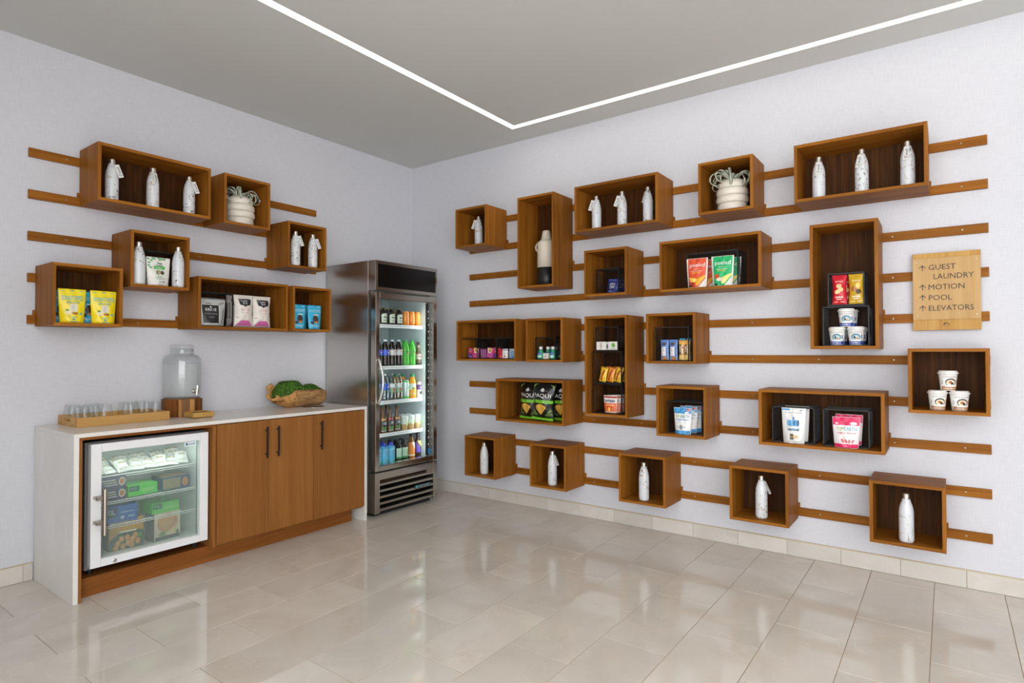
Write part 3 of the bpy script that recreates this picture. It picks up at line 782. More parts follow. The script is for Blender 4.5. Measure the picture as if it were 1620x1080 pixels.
tan_art = [('r', -.95, .80, .95, .92, (226, 170, 66)), ('r', -.7, .32, -.1, .78, (70, 56, 44)), ('r', .1, .36, .6, .76, (226, 216, 196)), ('r', .3, .60, .7, .70, (200, 60, 40)), ('r', -.6, .42, -.3, .72, (230, 220, 200)), ('r', -.9, .05, .9, .28, (230, 196, 120))]
p_t = make_bag('snack_bar', 'bar', .042, .146, .022, 'pillow', (196, 150, 84), tan_art, 12)
cyb_art = [('r', -.95, .86, .95, .99, (60, 186, 214)), ('r', -.8, .70, .8, .82, (196, 60, 50)), ('r', -.8, .30, .8, .66, (206, 186, 130))]
p_cb = make_bag('snack_bar', 'bar', .044, .160, .022, 'pillow', (60, 150, 180), cyb_art, 13)
put(p_b, 'A9', 2.800, .240, 'pale blue snack bar nearest the basket side', group='pale blue snack bars')
put(p_b, 'A9', 2.864, .240, 'pale blue snack bar next to the tan bars', group='pale blue snack bars')
put(p_t, 'A9', 2.923, .240, 'tan snack bar next to the pale blue bars', group='tan snack bars')
put(p_t, 'A9', 2.963, .240, 'tan snack bar at the basket edge', group='tan snack bars')
put(p_cb, 'A9', 2.905, .175, 'turquoise-topped snack bar behind the first tan bar', group='turquoise-topped snack bars')
put(p_cb, 'A9', 2.955, .175, 'turquoise-topped snack bar behind the second tan bar', group='turquoise-topped snack bars')

def make_cup(band, disc1, disc2, wcol):
    H = .109; rb, rt = .0345, .0435
    prof = [(rb - .003, 0), (rb, .002), (rt, H - .016), (rt, H - .0161)]
    root = obj('snack_cup', MB().lathe([(rb - .003, 0), (rb, .002), (rt, H - .016)], 28), paint((240, 240, 236), .4, name='cup_board'), smooth=True); tag(root, None, 'cup')
    obj('lid', MB().lathe([(rt + .001, H - .018), (rt + .0045, H - .0175), (rt + .0045, H - .010), (rt + .001, H - .0095), (rt - .002, H - .001), (rt - .004, H)], 28), paint((226, 224, 220), .25, name='lid_plastic'), root)
    sf = wrap(lambda v: rb + (rt - rb) * v * (H) / (H - .016), H)
    art = [('r', -.62, .03, .98, .22, band), ('w', -.42, .09, .55, .15, WHT), ('d', .12, .42, .40, .20, disc1), ('d', .12, .40, .33, .15, disc2[0]), ('d', .05, .42, .12, .07, disc2[1]), ('d', .22, .36, .12, .06, disc2[2]), ('d', .14, .45, .06, .035, disc2[3]),
     ('t', 'purely elizabeth.', -.46, .66, .60, .72, wcol), ('r', .56, .34, .64, .56, band), ('d', -.5, .48, .03, .03, BLK), ('d', -.5, .38, .03, .03, BLK), ('p', [(-.3, .20), (.55, .20), (.45, .28), (-.2, .28)], (246, 244, 238))]
    link('band_print', art_mesh('band_print', art, sf), root)
    link('lid_print', art_mesh('lid_print', [('d', 0, .5, .86, .43, (196, 184, 170))], lambda u, v, e: (u * .036, (v - .5) * .072, H + e), True), root)
    return Proto(root)
cup_b = make_cup((46, 76, 160), (70, 110, 130), ((150, 196, 206), (50, 50, 60), (206, 150, 90), (240, 240, 240)), (90, 90, 110))
cup_o = make_cup((178, 128, 88), (60, 44, 36), ((238, 226, 200), (206, 120, 50), (50, 44, 50), (120, 40, 30)), (90, 80, 76))
for u, dep, dz, lab in [(3.885, .235, 0, 'blue-banded cup, lower left of the front three'), (3.985, .235, 0, 'blue-banded cup, lower right of the front three'), (3.936, .235, .1092, 'blue-banded cup on top of the front two'),
                        (3.892, .140, 0, 'blue-banded cup behind the lower left one'), (3.992, .140, 0, 'blue-banded cup behind the lower right one'), (3.944, .140, .1092, 'blue-banded cup behind the top one')]:
    put(cup_b, 'A8', u, dep, lab, dz=dz + .006, yaw=-6, group='blue-banded cups')
for u, dep, dz, lab in [(4.376, .245, 0, 'brown-banded cup, lower left of three under the sign'), (4.474, .243, 0, 'brown-banded cup, lower right of three under the sign'), (4.424, .245, .1092, 'brown-banded cup on top of two under the sign')]:
    put(cup_o, 'A10', u, dep, lab, dz=dz, yaw=8, group='brown-banded cups')

BL = (64, 150, 206)
yb_art = [('r', -.97, .78, .97, .99, BL), ('r', -.97, .02, .97, .15, BL), ('d', .05, .95, .07, .015, (20, 60, 110)), ('r', .40, .88, .85, .97, (226, 190, 186)), ('r', .45, .90, .8, .95, (206, 80, 80)), ('d', .5, .82, .24, .03, WHT), ('t', 'YUM', -.82, .62, -.22, .73, (150, 196, 60)), ('t', 'EARTH', -.18, .62, .80, .73, (70, 150, 170)),
 ('r', -.75, .54, .75, .565, (96, 140, 190)), ('r', -.6, .45, .5, .455, (170, 170, 170)), ('d', -.1, .27, .24, .10, (168, 170, 170)), ('d', -.42, .28, .14, .05, (186, 188, 188)), ('d', .3, .28, .14, .05, (186, 188, 188)), ('d', -.05, .28, .08, .04, (120, 122, 124)), ('d', .02, .06, .5, .07, (90, 170, 220))]
p_yb = make_bag('candy_pouch', 'pouch', .126, .184, .055, 'pouch', (234, 234, 232), yb_art, 14)
put(p_yb, 'A11', 2.936, .262, 'blue and white pouch, frontmost of three', group='blue and white pouches')
put(p_yb, 'A11', 2.955, .195, 'blue and white pouch, middle of three', dz=.006, group='blue and white pouches')
put(p_yb, 'A11', 2.972, .135, 'blue and white pouch, rearmost of three', dz=.006, group='blue and white pouches')
pum = [('d', u, .58, .105, .092, c) for u, c in [(-.42, (96, 166, 210)), (-.26, (56, 130, 186)), (-.09, (110, 176, 216)), (.09, (60, 136, 190)), (.26, (110, 176, 216)), (.40, (36, 80, 130))]]
wp_art = [('r', -.97, .93, -.3, .975, (86, 160, 210)), ('d', -.1, .95, .04, .015, (90, 90, 90)), ('r', .5, .92, .7, .95, (120, 140, 160)), ('r', -.7, .86, .7, .872, (150, 150, 150))] + pum + [('p', [(-.1, .68), (.06, .68), (.1, .74), (-.02, .76)], (60, 136, 190)),
 ('w', -.48, .37, .55, .44, (70, 120, 150)), ('r', -.1, .33, .14, .337, (150, 150, 150)), ('r', -.28, .15, .05, .28, (150, 130, 90)), ('r', -.24, .24, .02, .27, (60, 50, 40)), ('p', [(.1, .15), (.5, .17), (.35, .26), (.2, .25)], (206, 180, 120)), ('d', -.1, .14, .2, .02, (90, 86, 76)), ('r', -.6, .07, .7, .08, (150, 160, 170))]
p_w = make_bag('snack_pouch', 'pouch', .140, .220, .06, 'pouch', (228, 228, 226), wp_art, 15)
put(p_w, 'A12', 3.645, .262, 'white pouch with blue pumpkin, frontmost', group='white pumpkin pouches')
put(p_w, 'A12', 3.653, .190, 'white pouch behind the front pumpkin pouch', dz=.006, group='white pumpkin pouches')
HP = (226, 36, 96)
pk_art = [('r', -.97, .74, .97, .99, HP), ('r', -.97, .02, .97, .14, HP), ('r', -.8, .77, -.55, .82, WHT), ('d', -.1, .80, .06, .02, (40, 120, 60)), ('d', .55, .80, .25, .05, WHT), ('d', 0, .95, .16, .012, (150, 20, 60)), ('t', 'YUM', -.72, .57, -.14, .68, (150, 196, 60)), ('t', 'EARTH', -.10, .57, .80, .68, (76, 170, 190)), ('t', 'organic licorice', -.68, .45, .76, .53, (196, 40, 80)),
 ('p', [(-.4, .28), (-.28, .30), (-.1, .20), (-.2, .17)], (226, 76, 76)), ('p', [(-.1, .28), (.02, .30), (.15, .20), (.02, .17)], (226, 76, 76)), ('p', [(.2, .18), (.3, .16), (.38, .27), (.22, .29)], (226, 76, 76)), ('p', [(.45, .19), (.52, .17), (.68, .27), (.55, .29)], (226, 76, 76)), ('w', -.1, .065, .18, .09, WHT)]
p_pk = make_bag('candy_pouch', 'pouch', .146, .182, .055, 'pouch', (234, 228, 228), pk_art, 16)
put(p_pk, 'A12', 3.933, .270, 'pink and white licorice pouch, frontmost', group='pink licorice pouches')
put(p_pk, 'A12', 3.940, .190, 'pink pouch edge behind the front licorice pouch', dz=.010, group='pink licorice pouches')
# crisp bags
LG = (124, 200, 44)
zz = []
for s in (-1, 1):
    for i in range(5):
        q = .10 * i
        zz.append(('p', [(s * (.95 - q * .2), .12 + q * .55), (s * (.30 + q * .9), .12 + q * .3 + .01), (s * (.30 + q * .9), .135 + q * .3 + .01), (s * (.95 - q * .2), .14 + q * .55)], (176, 206, 110) if i % 2 else (96, 130, 70)))
    for i in range(3):
        zz.append(('p', [(s * (.55 + .13 * i), .98 - .01 * i), (s * (.60 + .13 * i), .98 - .01 * i), (s * (.98), .90 - .04 * i + .02), (s * .98, .885 - .04 * i + .02)], (150, 186, 84)))
pq_art = zz + [('t', 'PAQUI', -.82, .61, .80, .73, (226, 226, 224)), ('d', 0, .83, .10, .05, (210, 210, 210)), ('d', -.1, .82, .07, .035, (190, 190, 190)), ('d', .1, .82, .07, .035, (190, 190, 190)), ('r', .25, .80, .45, .82, (110, 110, 110)),
 ('r', -.97, .48, .97, .56, LG), ('t', 'ZESTY SALSA VERDE', -.7, .505, .7, .54, (40, 60, 20)), ('p', [(0, .16), (.52, .36), (.42, .41), (.2, .445), (0, .455), (-.2, .445), (-.42, .41), (-.52, .36)], (206, 158, 62)), ('r', -.97, .015, .97, .085, LG)]
p_q = make_bag('crisp_bag', 'bag', .205, .300, .10, 'pillow', (24, 26, 24), pq_art, 17)
CG = 'black and green crisp bags'
put(p_q, 'B4', 1.590, .185, 'black crisp bag at the fridge end of its box', yaw=-4, roll=2, group=CG)
put(p_q, 'B4', 1.758, .240, 'black crisp bag standing frontmost in the middle', yaw=6, roll=4, dz=.006, group=CG)
put(p_q, 'B4', 1.885, .130, 'black crisp bag behind, against the box side', yaw=0, group=CG)
# sundries
p_ad = make_carton('medicine_carton', 'carton', .062, .028, .088, (206, 44, 60), [('r', -1, .02, 1, .40, (46, 52, 150)), ('r', -1, .48, 1, .52, (60, 40, 110)), ('r', -.6, .72, .6, .92, (86, 80, 170)), ('t', 'Advil', -.5, .76, .5, .88, WHT), ('r', -.5, .58, .5, .63, (240, 200, 196)), ('p', [(-.7, .05), (-.5, .05), (.3, .36), (.1, .38)], (214, 60, 90)), ('r', .1, .06, .7, .18, (196, 190, 170))])
p_li = make_carton('medicine_carton', 'carton', .062, .028, .088, (214, 90, 160), [('p', [(-1, .95), (1, .95), (.5, .5), (-.5, .45)], (238, 226, 190)), ('d', .1, .72, .45, .14, (176, 136, 50)), ('r', -.9, .86, .9, .97, (226, 196, 90)), ('r', -.8, .28, .8, .33, (176, 40, 120)), ('r', .1, .08, .7, .2, (200, 170, 100))])
SG = 'small cartons in black baskets'
put(p_ad, 'B1', 0.996, .240, 'red and blue medicine carton leaning in first basket', yaw=-8, group=SG, dz=.009, roll=9)
put(p_li, 'B1', 1.058, .240, 'pink carton beside the red and blue carton', yaw=-6, group=SG, dz=.009, roll=9)
put(p_li, 'B1', 1.213, .240, 'pink and yellow carton in the middle basket', yaw=-8, group=SG, dz=.009, roll=9)
put(p_ad, 'B1', 1.278, .235, 'red and blue carton squeezed by the middle basket edge', yaw=-6, group=SG, dz=.009, roll=9)
p_mg = make_carton('medicine_carton', 'carton', .018, .06, .085, (120, 40, 100), [('r', -.6, .1, .6, .9, (170, 120, 160))])
for i in range(3): put(p_mg, 'B1', 1.128 + .021 * i, .225, 'narrow plum carton, %s from the middle basket side' % ORD[i], group='narrow plum cartons', dz=.003)
def flip_tub(c):
    o = obj('mint_tub', MB().box(-.026, -.012, 0, .026, .012, .068), paint(c, .3, name='tub_plastic'), bevel=.006, smooth=True); tag(o, None, 'tub')
    obj('lid', MB().box(-.025, -.0115, .0682, .025, .0115, .085), paint((196, 200, 206), .25, name='lid_plastic'), o, bevel=.005, smooth=True)
    link('front_print', art_mesh('front_print', [('d', .1, .30, .35, .12, (190, 60, 50) if c[0] > 200 else (110, 120, 170)), ('r', -.5, .6, .5, .7, (196, 196, 196))], lambda u, v, e: (u * .024, -.0125 - e, v * .068), True), o)
    return Proto(o)
tw, tb_ = flip_tub((238, 238, 238)), flip_tub((120, 176, 220))
put(tw, 'B1', 1.378, .240, 'white flip-top tub in front', group='flip-top tubs', dz=.003); put(tw, 'B1', 1.412, .190, 'white flip-top tub set back behind', group='flip-top tubs', dz=.003); put(tb_, 'B1', 1.462, .238, 'pale blue flip-top tub')
p_rd = make_carton('medicine_carton', 'carton', .020, .05, .080, (206, 50, 60), [('r', -.7, .1, .7, .3, (230, 140, 140))])
put(p_rd, 'B1', 1.330, .215, 'narrow red carton beside the white flip-top tubs', dz=.003)
def mouthwash():
    pr = [(.020, 0), (.026, .004), (.0275, .012), (.0275, .040), (.022, .062), (.0135, .074), (.012, .080)]
    o = obj('mouthwash_bottle', MB().lathe(pr, 20), paint((56, 160, 124), .15, name='green_bottle'), smooth=True); tag(o, None, 'bottle')
    obj('cap', MB().lathe([(.0145, .0801), (.0145, .100), (.013, .102)], 18), paint((226, 228, 230), .3, name='cap_plastic'), o)
    link('label_print', art_mesh('label_print', [('d', 0, .58, .45, .15, (30, 66, 160)), ('w', -.3, .56, .3, .62, WHT), ('d', -.05, .28, .55, .16, (150, 216, 190)), ('d', 0, .28, .3, .08, (214, 236, 226))], wrap(lambda v: prof_rad(pr)(v * .08), .08)), o)
    return Proto(o)
mw = mouthwash()
for u, dep, lab in [(1.738, .235, 'green mouthwash bottle in front by the basket side'), (1.856, .235, 'green mouthwash bottle in front by the basket edge'), (1.768, .175, 'green mouthwash bottle, second row first'), (1.826, .175, 'green mouthwash bottle, second row next to the edge'), (1.745, .115, 'green mouthwash bottle, rear row first'), (1.803, .115, 'green mouthwash bottle, rear row second'), (1.861, .115, 'green mouthwash bottle, rear row third')]:
    put(mw, 'B2', u, dep, lab, group='green mouthwash bottles', dz=.004)
p_wb = make_carton('small_carton', 'carton', .050, .022, .049, (226, 222, 212), [('r', -.3, .3, .3, .6, (190, 170, 180)), ('r', -.4, .75, .4, .8, (170, 170, 170))])
put(p_wb, 'B2', 1.797, .245, 'small white carton between two mouthwash bottles', dz=.004)
p_w1 = make_carton('sewing_carton', 'carton', .082, .028, .065, (226, 222, 216), [('r', -.85, .47, .85, .50, (190, 176, 160)), ('p', [(-.25, .85), (-.12, .85), (.0, .5), (.1, .85), (.22, .85), (.06, .4), (.02, .1), (-.06, .1), (-.06, .42)], (150, 90, 50))])
p_w2 = make_carton('tea_carton', 'carton', .074, .028, .065, (222, 222, 216), [('d', .1, .6, .42, .26, (120, 176, 80)), ('d', .3, .5, .18, .18, (90, 150, 60)), ('r', -.5, .15, .7, .22, (160, 160, 150))])
p_w3 = make_carton('small_carton', 'carton', .018, .05, .063, (206, 204, 200), [('r', -.7, .2, .7, .7, (80, 80, 80))])
put(p_w1, 'B3', 2.300, .245, 'white carton with a brown forked emblem', dz=.4760); put(p_w2, 'B3', 2.398, .243, 'white carton with a green leaf patch', dz=.4760)
for i in range(2): put(p_w3, 'B3', 2.349 + i * .0, .225 - .06 * i, 'narrow grey carton between the two white cartons, %s' % ['front', 'rear'][i], dz=.4760, group='narrow grey cartons')
can_art = [('t', 'ORGANIC', -.95, .40, .95, .62, (150, 60, 40)), ('r', -.9, .86, .9, .93, (206, 150, 40)), ('r', -.8, .10, .2, .16, (200, 120, 30))]
def candy(c, seed):
    art = [('p', [(-.5, .08), (.0, .08), (.62, .80), (.1, .84)], (170, 66, 44)), ('d', -.55, .80, .10, .04, BLK), ('d', .6, .28, .12, .05, (120, 70, 30)), ('d', -.6, .5, .10, .05, (200, 130, 40)), ('r', -.9, .93, .9, .97, (180, 60, 70))]
    return make_bag('candy_packet', 'packet', .068, .112, .03, 'pillow', c, art, seed)
cp1, cp2 = candy((240, 200, 50), 20), candy((232, 150, 40), 21)
YG = 'yellow candy packets in the middle basket'
for pr, u, dep, lab in [(cp1, 2.300, .240, 'yellow candy packet first in its basket'), (cp2, 2.362, .238, 'orange-yellow candy packet in the middle of the basket'), (cp1, 2.425, .240, 'yellow candy packet last in its basket'), (cp1, 2.325, .185, 'yellow candy packet behind the first one'), (cp1, 2.440, .180, 'yellow candy packet behind the last one'), (cp2, 2.385, .185, 'orange-yellow candy packet behind the middle one')]:
    put(pr, 'B3', u, dep, lab, dz=.238, yaw=-12, lean=-6, roll=[7, 11, 9, 6, 10, 8][int(u * 1000) % 6], group=YG)
or_art = [('r', -.97, .86, .97, .95, (176, 50, 46)), ('w', -.8, .62, .75, .78, (60, 70, 110)), ('r', -.97, .02, .97, .56, (226, 96, 40)), ('r', -.6, .42, .7, .48, (240, 190, 150)), ('d', -.5, .2, .2, .12, (196, 120, 50)), ('d', 0, .2, .2, .12, (240, 196, 90)), ('d', .5, .2, .2, .12, (190, 110, 50)), ('r', -.9, .04, .9, .08, (240, 220, 200))]
p_or = make_bag('snack_bag', 'bag', .118, .130, .04, 'pouch', (230, 224, 216), or_art, 22)
for i in range(4): put(p_or, 'B3', 2.372 + .012 * i, .245 - .038 * i, 'orange and white snack bag, %s from the front of its row' % ORD[i], dz=.006, yaw=-5, group='orange and white snack bags')

# ================================================================== VASE, AIR PLANTS, SIGN
def vase():
    t = thing('vase', 'cream and black two-handled vase in the tall box', 'vase', at('R', 1.755, .175, FL('A2')))
    obj('lower_body', MB().lathe([(.070, 0), (.0745, .003), (.0752, .152)], 36), paint((24, 24, 25), .42, name='black_glaze'), t, smooth=True)
    up = MB().lathe([(.0752, .1522), (.0755, .352), (.072, .364), (.060, .372), (.046, .384), (.042, .392), (.0335, .446), (.031, .456), (.026, .459), (.023, .45), (.022, .40)], 36)
    obj('upper_body', up, paint((214, 204, 186), .5, name='cream_glaze'), t, smooth=True)
    for s in (-1, 1):
        pts = [(s * (.071 + .034 * math.sin(a)), 0, .330 + .037 * math.cos(a)) for a in [PI * i / 12 for i in range(13)]]
        obj('handle', MB().tube(pts, .0068, 10), paint((214, 204, 186), .5, name='cream_glaze'), t, smooth=True)
    return t
vase()
leaf_m = NT('air_plant_leaf'); _b = leaf_m.bsdf((190, 196, 176), 0.6); leaf_m = leaf_m.m
def air_plant(wall, u, dep, z, label, seed):
    t = thing('potted_air_plant', label, 'potted plant', at(wall, u, dep, z), rz(wall), 'potted air plants')
    pr = []
    for i, (rz_, zc, hh) in enumerate([(.098, .030, .030), (.106, .083, .026), (.104, .133, .026), (.094, .180, .024)]):
        for q in range(-4, 5):
            a = q / 4 * 1.25; pr.append((rz_ - .016 + .016 * math.cos(a) / 1.0, zc + hh * math.sin(a) / math.sin(1.25)))
    pr = [(.085, 0)] + [p for p in pr if p[1] > 0.001] + [(.078, .212), (.070, .216), (.064, .205), (.060, .15)]
    obj('pot', MB().lathe(pr, 40), paint((228, 220, 206), .3, name='cream_ceramic'), t, smooth=True)
    rnd = random.Random(seed); n = 17
    for i in range(n):
        az = 2 * PI * i / n + rnd.uniform(-.2, .2); reach = rnd.uniform(.055, .095); lift = rnd.uniform(.035, .080); wd = rnd.uniform(.012, .021); turns = rnd.uniform(.9, 1.8)
        pts = []; N = 22
        for j in range(N + 1):
            s = j / N
            if s < .45:
                q = s / .45; r = .012 + reach * q; zz_ = .205 + lift * math.sin(q * PI * .55)
            else:
                q = (s - .45) / .55; a = q * PI * turns; R_ = .048 * (1 - .40 * q)
                r = .012 + reach + R_ * math.sin(a); zz_ = .205 + lift * math.sin(PI * .55) - .048 + R_ * math.cos(a)
            sw = az + .35 * s * (1 if i % 2 else -1)
            pts.append(Vector((r * math.cos(sw), r * math.sin(sw), zz_)))
        lim = (.150 if dep > .14 else .12)
        for p in pts: p.x = max(-.150, min(.135, p.x)); p.y = max(-.12, min(.115, p.y)); p.z = min(p.z, .305)
        vs = []; fs = []
        for j, p in enumerate(pts):
            d = (pts[min(j + 1, N)] - pts[max(j - 1, 0)]).normalized()
            sd = d.cross(Vector((0, 0, 1)));
            if sd.length < .1: sd = Vector((-math.sin(az), math.cos(az), 0))
            sd.normalize(); nn = sd.cross(d); hw = wd * (1 - (j / N) ** 1.3) * .9 + .0012
            vs += [p - sd * hw, p + nn * .0016 - nn * hw * .35, p + sd * hw, p - nn * .0016 - nn * hw * .35]
        for j in range(N):
            for k in range(4):
                a, b = j * 4 + k, j * 4 + (k + 1) % 4; fs.append((a, b, b + 4, a + 4))
        fs += [(3, 2, 1, 0), tuple(N * 4 + k for k in range(4))]
        obj('leaf', MB().add(vs, fs), leaf_m, t, smooth=True)
    return t
air_plant('R', 3.256, .168, FL('A5'), 'grey-green curly air plant in a ribbed cream pot, sign wall', 3)
air_plant('L', -1.935, .170, FL('L2'), 'grey-green curly air plant in a ribbed cream pot above the counter', 11)

INK = (44, 38, 30)
sg = thing('directional_sign', 'pale bamboo directional sign with dark lettering and arrows', 'sign', (4.4205, 0, 1.477))
obj('backing_board', MB().box(-.160, -.034, 0, .160, -.0185, .452), bamboo_z, sg, bevel=.001)
obj('face_panel', MB().box(-.1595, -.040, .061, .1595, -.0342, .422), wood('sign_face', (192, 152, 98), (202, 164, 110), (212, 176, 124), 'z', .4, .6), sg, bevel=.0008)
for sx, sz in ((-.140, .400), (.140, .400), (-.140, .086), (.140, .086)):
    s_ = link('screw', screw_me, sg, (sx, -.040, sz)); s_.rotation_euler = (PI / 2, 0, 0)
def sg_word(txt, x0, z0, x1, z1):
    tv, tf, _ = TEXT_CACHE[txt]
    vs = [(x0 + p[0] * (x1 - x0), -.0415, z0 + p[1] * (z1 - z0)) for p in tv]
    me = bpy.data.meshes.new('lettering'); me.from_pydata(vs, [], tf); me.materials.append(paint(INK, .5, name='sign_ink')); link('lettering', me, sg)
for txt, x0, z0, x1 in [("GUEST", 4.339, 1.829, 4.467), ("LAUNDRY", 4.363, 1.774, 4.549), ("MOTION", 4.338, 1.713, 4.506), ("POOL", 4.339, 1.651, 4.448), ("ELEVATORS", 4.338, 1.590, 4.547)]:
    sg_word(txt, x0 - 4.4205, z0 - 1.477, x1 - 4.4205, z0 - 1.477 + .031)
for z0 in (1.827, 1.713, 1.652, 1.590):
    z = z0 - 1.477; x = 4.309 - 4.4205; m = MB()
    m.prism([(x - .002, z), (x + .002, z), (x + .002, z + .029), (x - .002, z + .029)], 'y', -.0416, -.0402)
    m.prism([(x, z + .033), (x - .016, z + .017), (x - .016, z + .0125), (x, z + .0275), (x + .016, z + .0125), (x + .016, z + .017)], 'y', -.0416, -.0402)
    obj('arrow', m, paint(INK, .5, name='sign_ink'), sg)
lg = MB().tube([(.0145 * math.cos(a), -.0345, .031 + .0125 * math.sin(a)) for a in [2 * PI * i / 20 for i in range(20)]], .0006, 5, closed=True)
lg.prism([(-.013, .034), (-.008, .040), (0, .041), (.006, .039), (.001, .037), (-.006, .0325), (-.012, .029)], 'y', -.0352, -.0342)
lg.prism([(.006, .036), (.012, .034), (.013, .030), (.010, .031), (.005, .034)], 'y', -.0350, -.0342)
obj('emblem', lg, paint(INK, .5, name='sign_ink'), sg)

# ================================================================== COUNTER
CD, CY0, CY1, CH = 0.641, -3.1125, -1.117, 0.914
wt = thing('worktop', 'white quartz waterfall worktop with slab ends beside the fridge', 'worktop', (0, 0, 0))
obj('top_slab', MB().box(.001, CY0, CH - .022, CD, CY1, CH), quartz_m, wt, bevel=.0012)
obj('end_panel', MB().box(.013, CY0, .0005, CD, CY0 + .024, CH - .0223), quartz_m, wt, bevel=.001)
obj('end_panel', MB().box(.013, CY1 - .024, .0005, CD, CY1, CH - .0223), quartz_m, wt, bevel=.001)
pl = thing('plinth', 'dark oak plinth and niche lining around the small freezer', 'plinth')
obj('toe_board', MB().box(.02, -3.070, .0005, .562, -1.207, .105), cab_y, pl, bevel=.001)
obj('lining', MB().box(.02, -3.0868, .0015, .634, -3.0715, .876), cab_z, pl)
obj('lining', MB().box(.02, -3.0868, .8765, .632, -2.3385, .8912), cab_y, pl)
obj('lining', MB().box(.02, -2.3585, .106, .628, -2.3385, .876), cab_z, pl)
obj('lining', MB().box(.005, -3.070, .106, .0195, -2.36, .876), cab_z, pl)
def cab(y0, y1, doors, label):
    t = thing('base_cabinet', label, 'cabinet', (0, (y0 + y1) / 2, 0), 0, 'oak base cabinets')
    ym = (y0 + y1) / 2
    c = MB()
    for a, b, z0, z1 in [(y0, y0 + .016, .107, .890), (y1 - .016, y1, .107, .890)]: c.box(.02, a - ym, z0, .619, b - ym, z1)
    c.box(.02, y0 + .016 - ym, .107, .619, y1 - .016 - ym, .123); c.box(.02, y0 + .016 - ym, .874, .619, y1 - .016 - ym, .890); c.box(.02, y0 + .016 - ym, .123, .03, y1 - .016 - ym, .874)
    obj('carcass', c, cab_z, t)
    for a, b, hy in doors:
        d = obj('door', MB().box(.6205, a + .0012 - ym, .119, .641, b - .0012 - ym, .8855), cab_z, t, bevel=.0008)
        m = MB(); m.box(.662, hy - ym - .005, .630, .672, hy - ym + .005, .842)
        for z in (.655, .817): m.box(.641, hy - ym - .004, z - .004, .663, hy - ym + .004, z + .004)
        obj('handle', m, handle_m, d, bevel=.001)
cab(-2.337, -1.6195, [(-2.337, -1.979, -2.002), (-1.979, -1.6195, -1.917)], 'two-door oak base cabinet beside the glass-door freezer')
cab(-1.6185, -1.1425, [(-1.6185, -1.1425, -1.562)], 'single-door oak base cabinet beside the drinks fridge')

# ------------------------------------------------------------------ small freezer
FX = .602
fz = thing('freezer', 'small white glass-door freezer built in under the worktop', 'freezer', (0, -2.6965, .106))
def fbox(mb, x0, y0, z0, x1, y1, z1): return mb.box(x0, y0 + 2.6965, z0 - .106, x1, y1 + 2.6965, z1 - .106)
cabm = MB()
fbox(cabm, .04, -3.030, .140, .545, -3.008, .850); fbox(cabm, .04, -2.385, .140, .545, -2.363, .850); fbox(cabm, .04, -3.008, .140, .545, -2.385, .165); fbox(cabm, .04, -3.008, .825, .545, -2.385, .850); fbox(cabm, .04, -3.008, .165, .062, -2.385, .825)
obj('cabinet', cabm, grey_m, fz, bevel=.001)
ln = MB()
fbox(ln, .0625, -3.0075, .166, .064, -2.3855, .8245); fbox(ln, .064, -3.0075, .166, .544, -2.990, .8245); fbox(ln, .064, -2.403, .166, .544, -2.3855, .8245); fbox(ln, .064, -2.990, .166, .544, -2.403, .190); fbox(ln, .064, -2.990, .806, .544, -2.403, .8245)
obj('liner', ln, paint((232, 238, 236), .4, name='freezer_liner'), fz)
for sz in (.350, .490, .640):
    sh = MB()
    sh.tube([(.500, -2.988 + 2.6965, sz - .109), (.500, -2.405 + 2.6965, sz - .109)], .0035, 6); sh.tube([(.10, -2.988 + 2.6965, sz - .109), (.10, -2.405 + 2.6965, sz - .109)], .003, 6)
    sh.tube([(.500, -2.988 + 2.6965, sz - .121), (.500, -2.405 + 2.6965, sz - .121)], .0025, 6)
    for i in range(30):
        y = -2.98 + i * (.57 / 29) + 2.6965
        sh.tube([(.10, y, sz - .108), (.500, y, sz - .108), (.501, y, sz - .121)], .0016, 5)
    obj('wire_shelf', sh, white_m, fz)
dr = MB()
fr0 = .555
fbox(dr, fr0, -3.020, .158, FX, -2.968, .844); fbox(dr, fr0, -2.423, .158, FX, -2.3735, .844); fbox(dr, fr0, -2.968, .158, FX, -2.423, .202); fbox(dr, fr0, -2.968, .797, FX, -2.423, .844)
door = obj('door', dr, white_m, fz, bevel=.003)
obj('pane', fbox(MB(), .575, -2.970, .200, .580, -2.421, .799), fog_pane, door)
gk = MB(); fbox(gk, .5465, -3.014, .166, .5545, -2.968, .836); fbox(gk, .5465, -2.423, .166, .5545, -2.380, .836); fbox(gk, .5465, -2.968, .166, .5545, -2.423, .196); fbox(gk, .5465, -2.968, .803, .5545, -2.423, .836)
obj('gasket', gk, black_m, door)
hd = MB().tube([(.660, -2.972 + 2.6965, .345 - .106), (.660, -2.972 + 2.6965, .598 - .106)], .012, 14)
for z in (.412, .548): hd.box(.596, -3.010 + 2.6965, z - .113, .612, -2.999 + 2.6965, z - .099); hd.box(.604, -3.006 + 2.6965, z - .115, .654, -2.972 + 2.6965, z - .097)
obj('handle', hd, satin, door, smooth=False)
lk = MB().lathe([(.011, 0), (.011, .003), (.009, .004)], 18); lko = obj('lock', lk, chrome, door, loc=(FX, -2.900 + 2.6965, .176 - .106)); lko.rotation_euler = (0, PI / 2, 0)
st = MB(); fbox(st, .5802, -2.512, .764, .5812, -2.438, .792)
so = obj('maker_sticker', st, paint((226, 236, 238), .4, name='sticker'), door)
link('mark_print', art_mesh('mark_print', [('d', -.66, .5, .16, .32, (20, 96, 120)), ('w', -.38, .36, .85, .62, (60, 130, 140))], lambda u, v, e: (.5814 + e, -2.475 + 2.6965 + u * .036, .764 - .106 + v * .028), True), so)
for y in (-2.99, -2.41): obj('foot', MB().lathe([(.016, .0004), (.016, .033)], 14, 0, .50, y + 2.6965), black_m, fz)
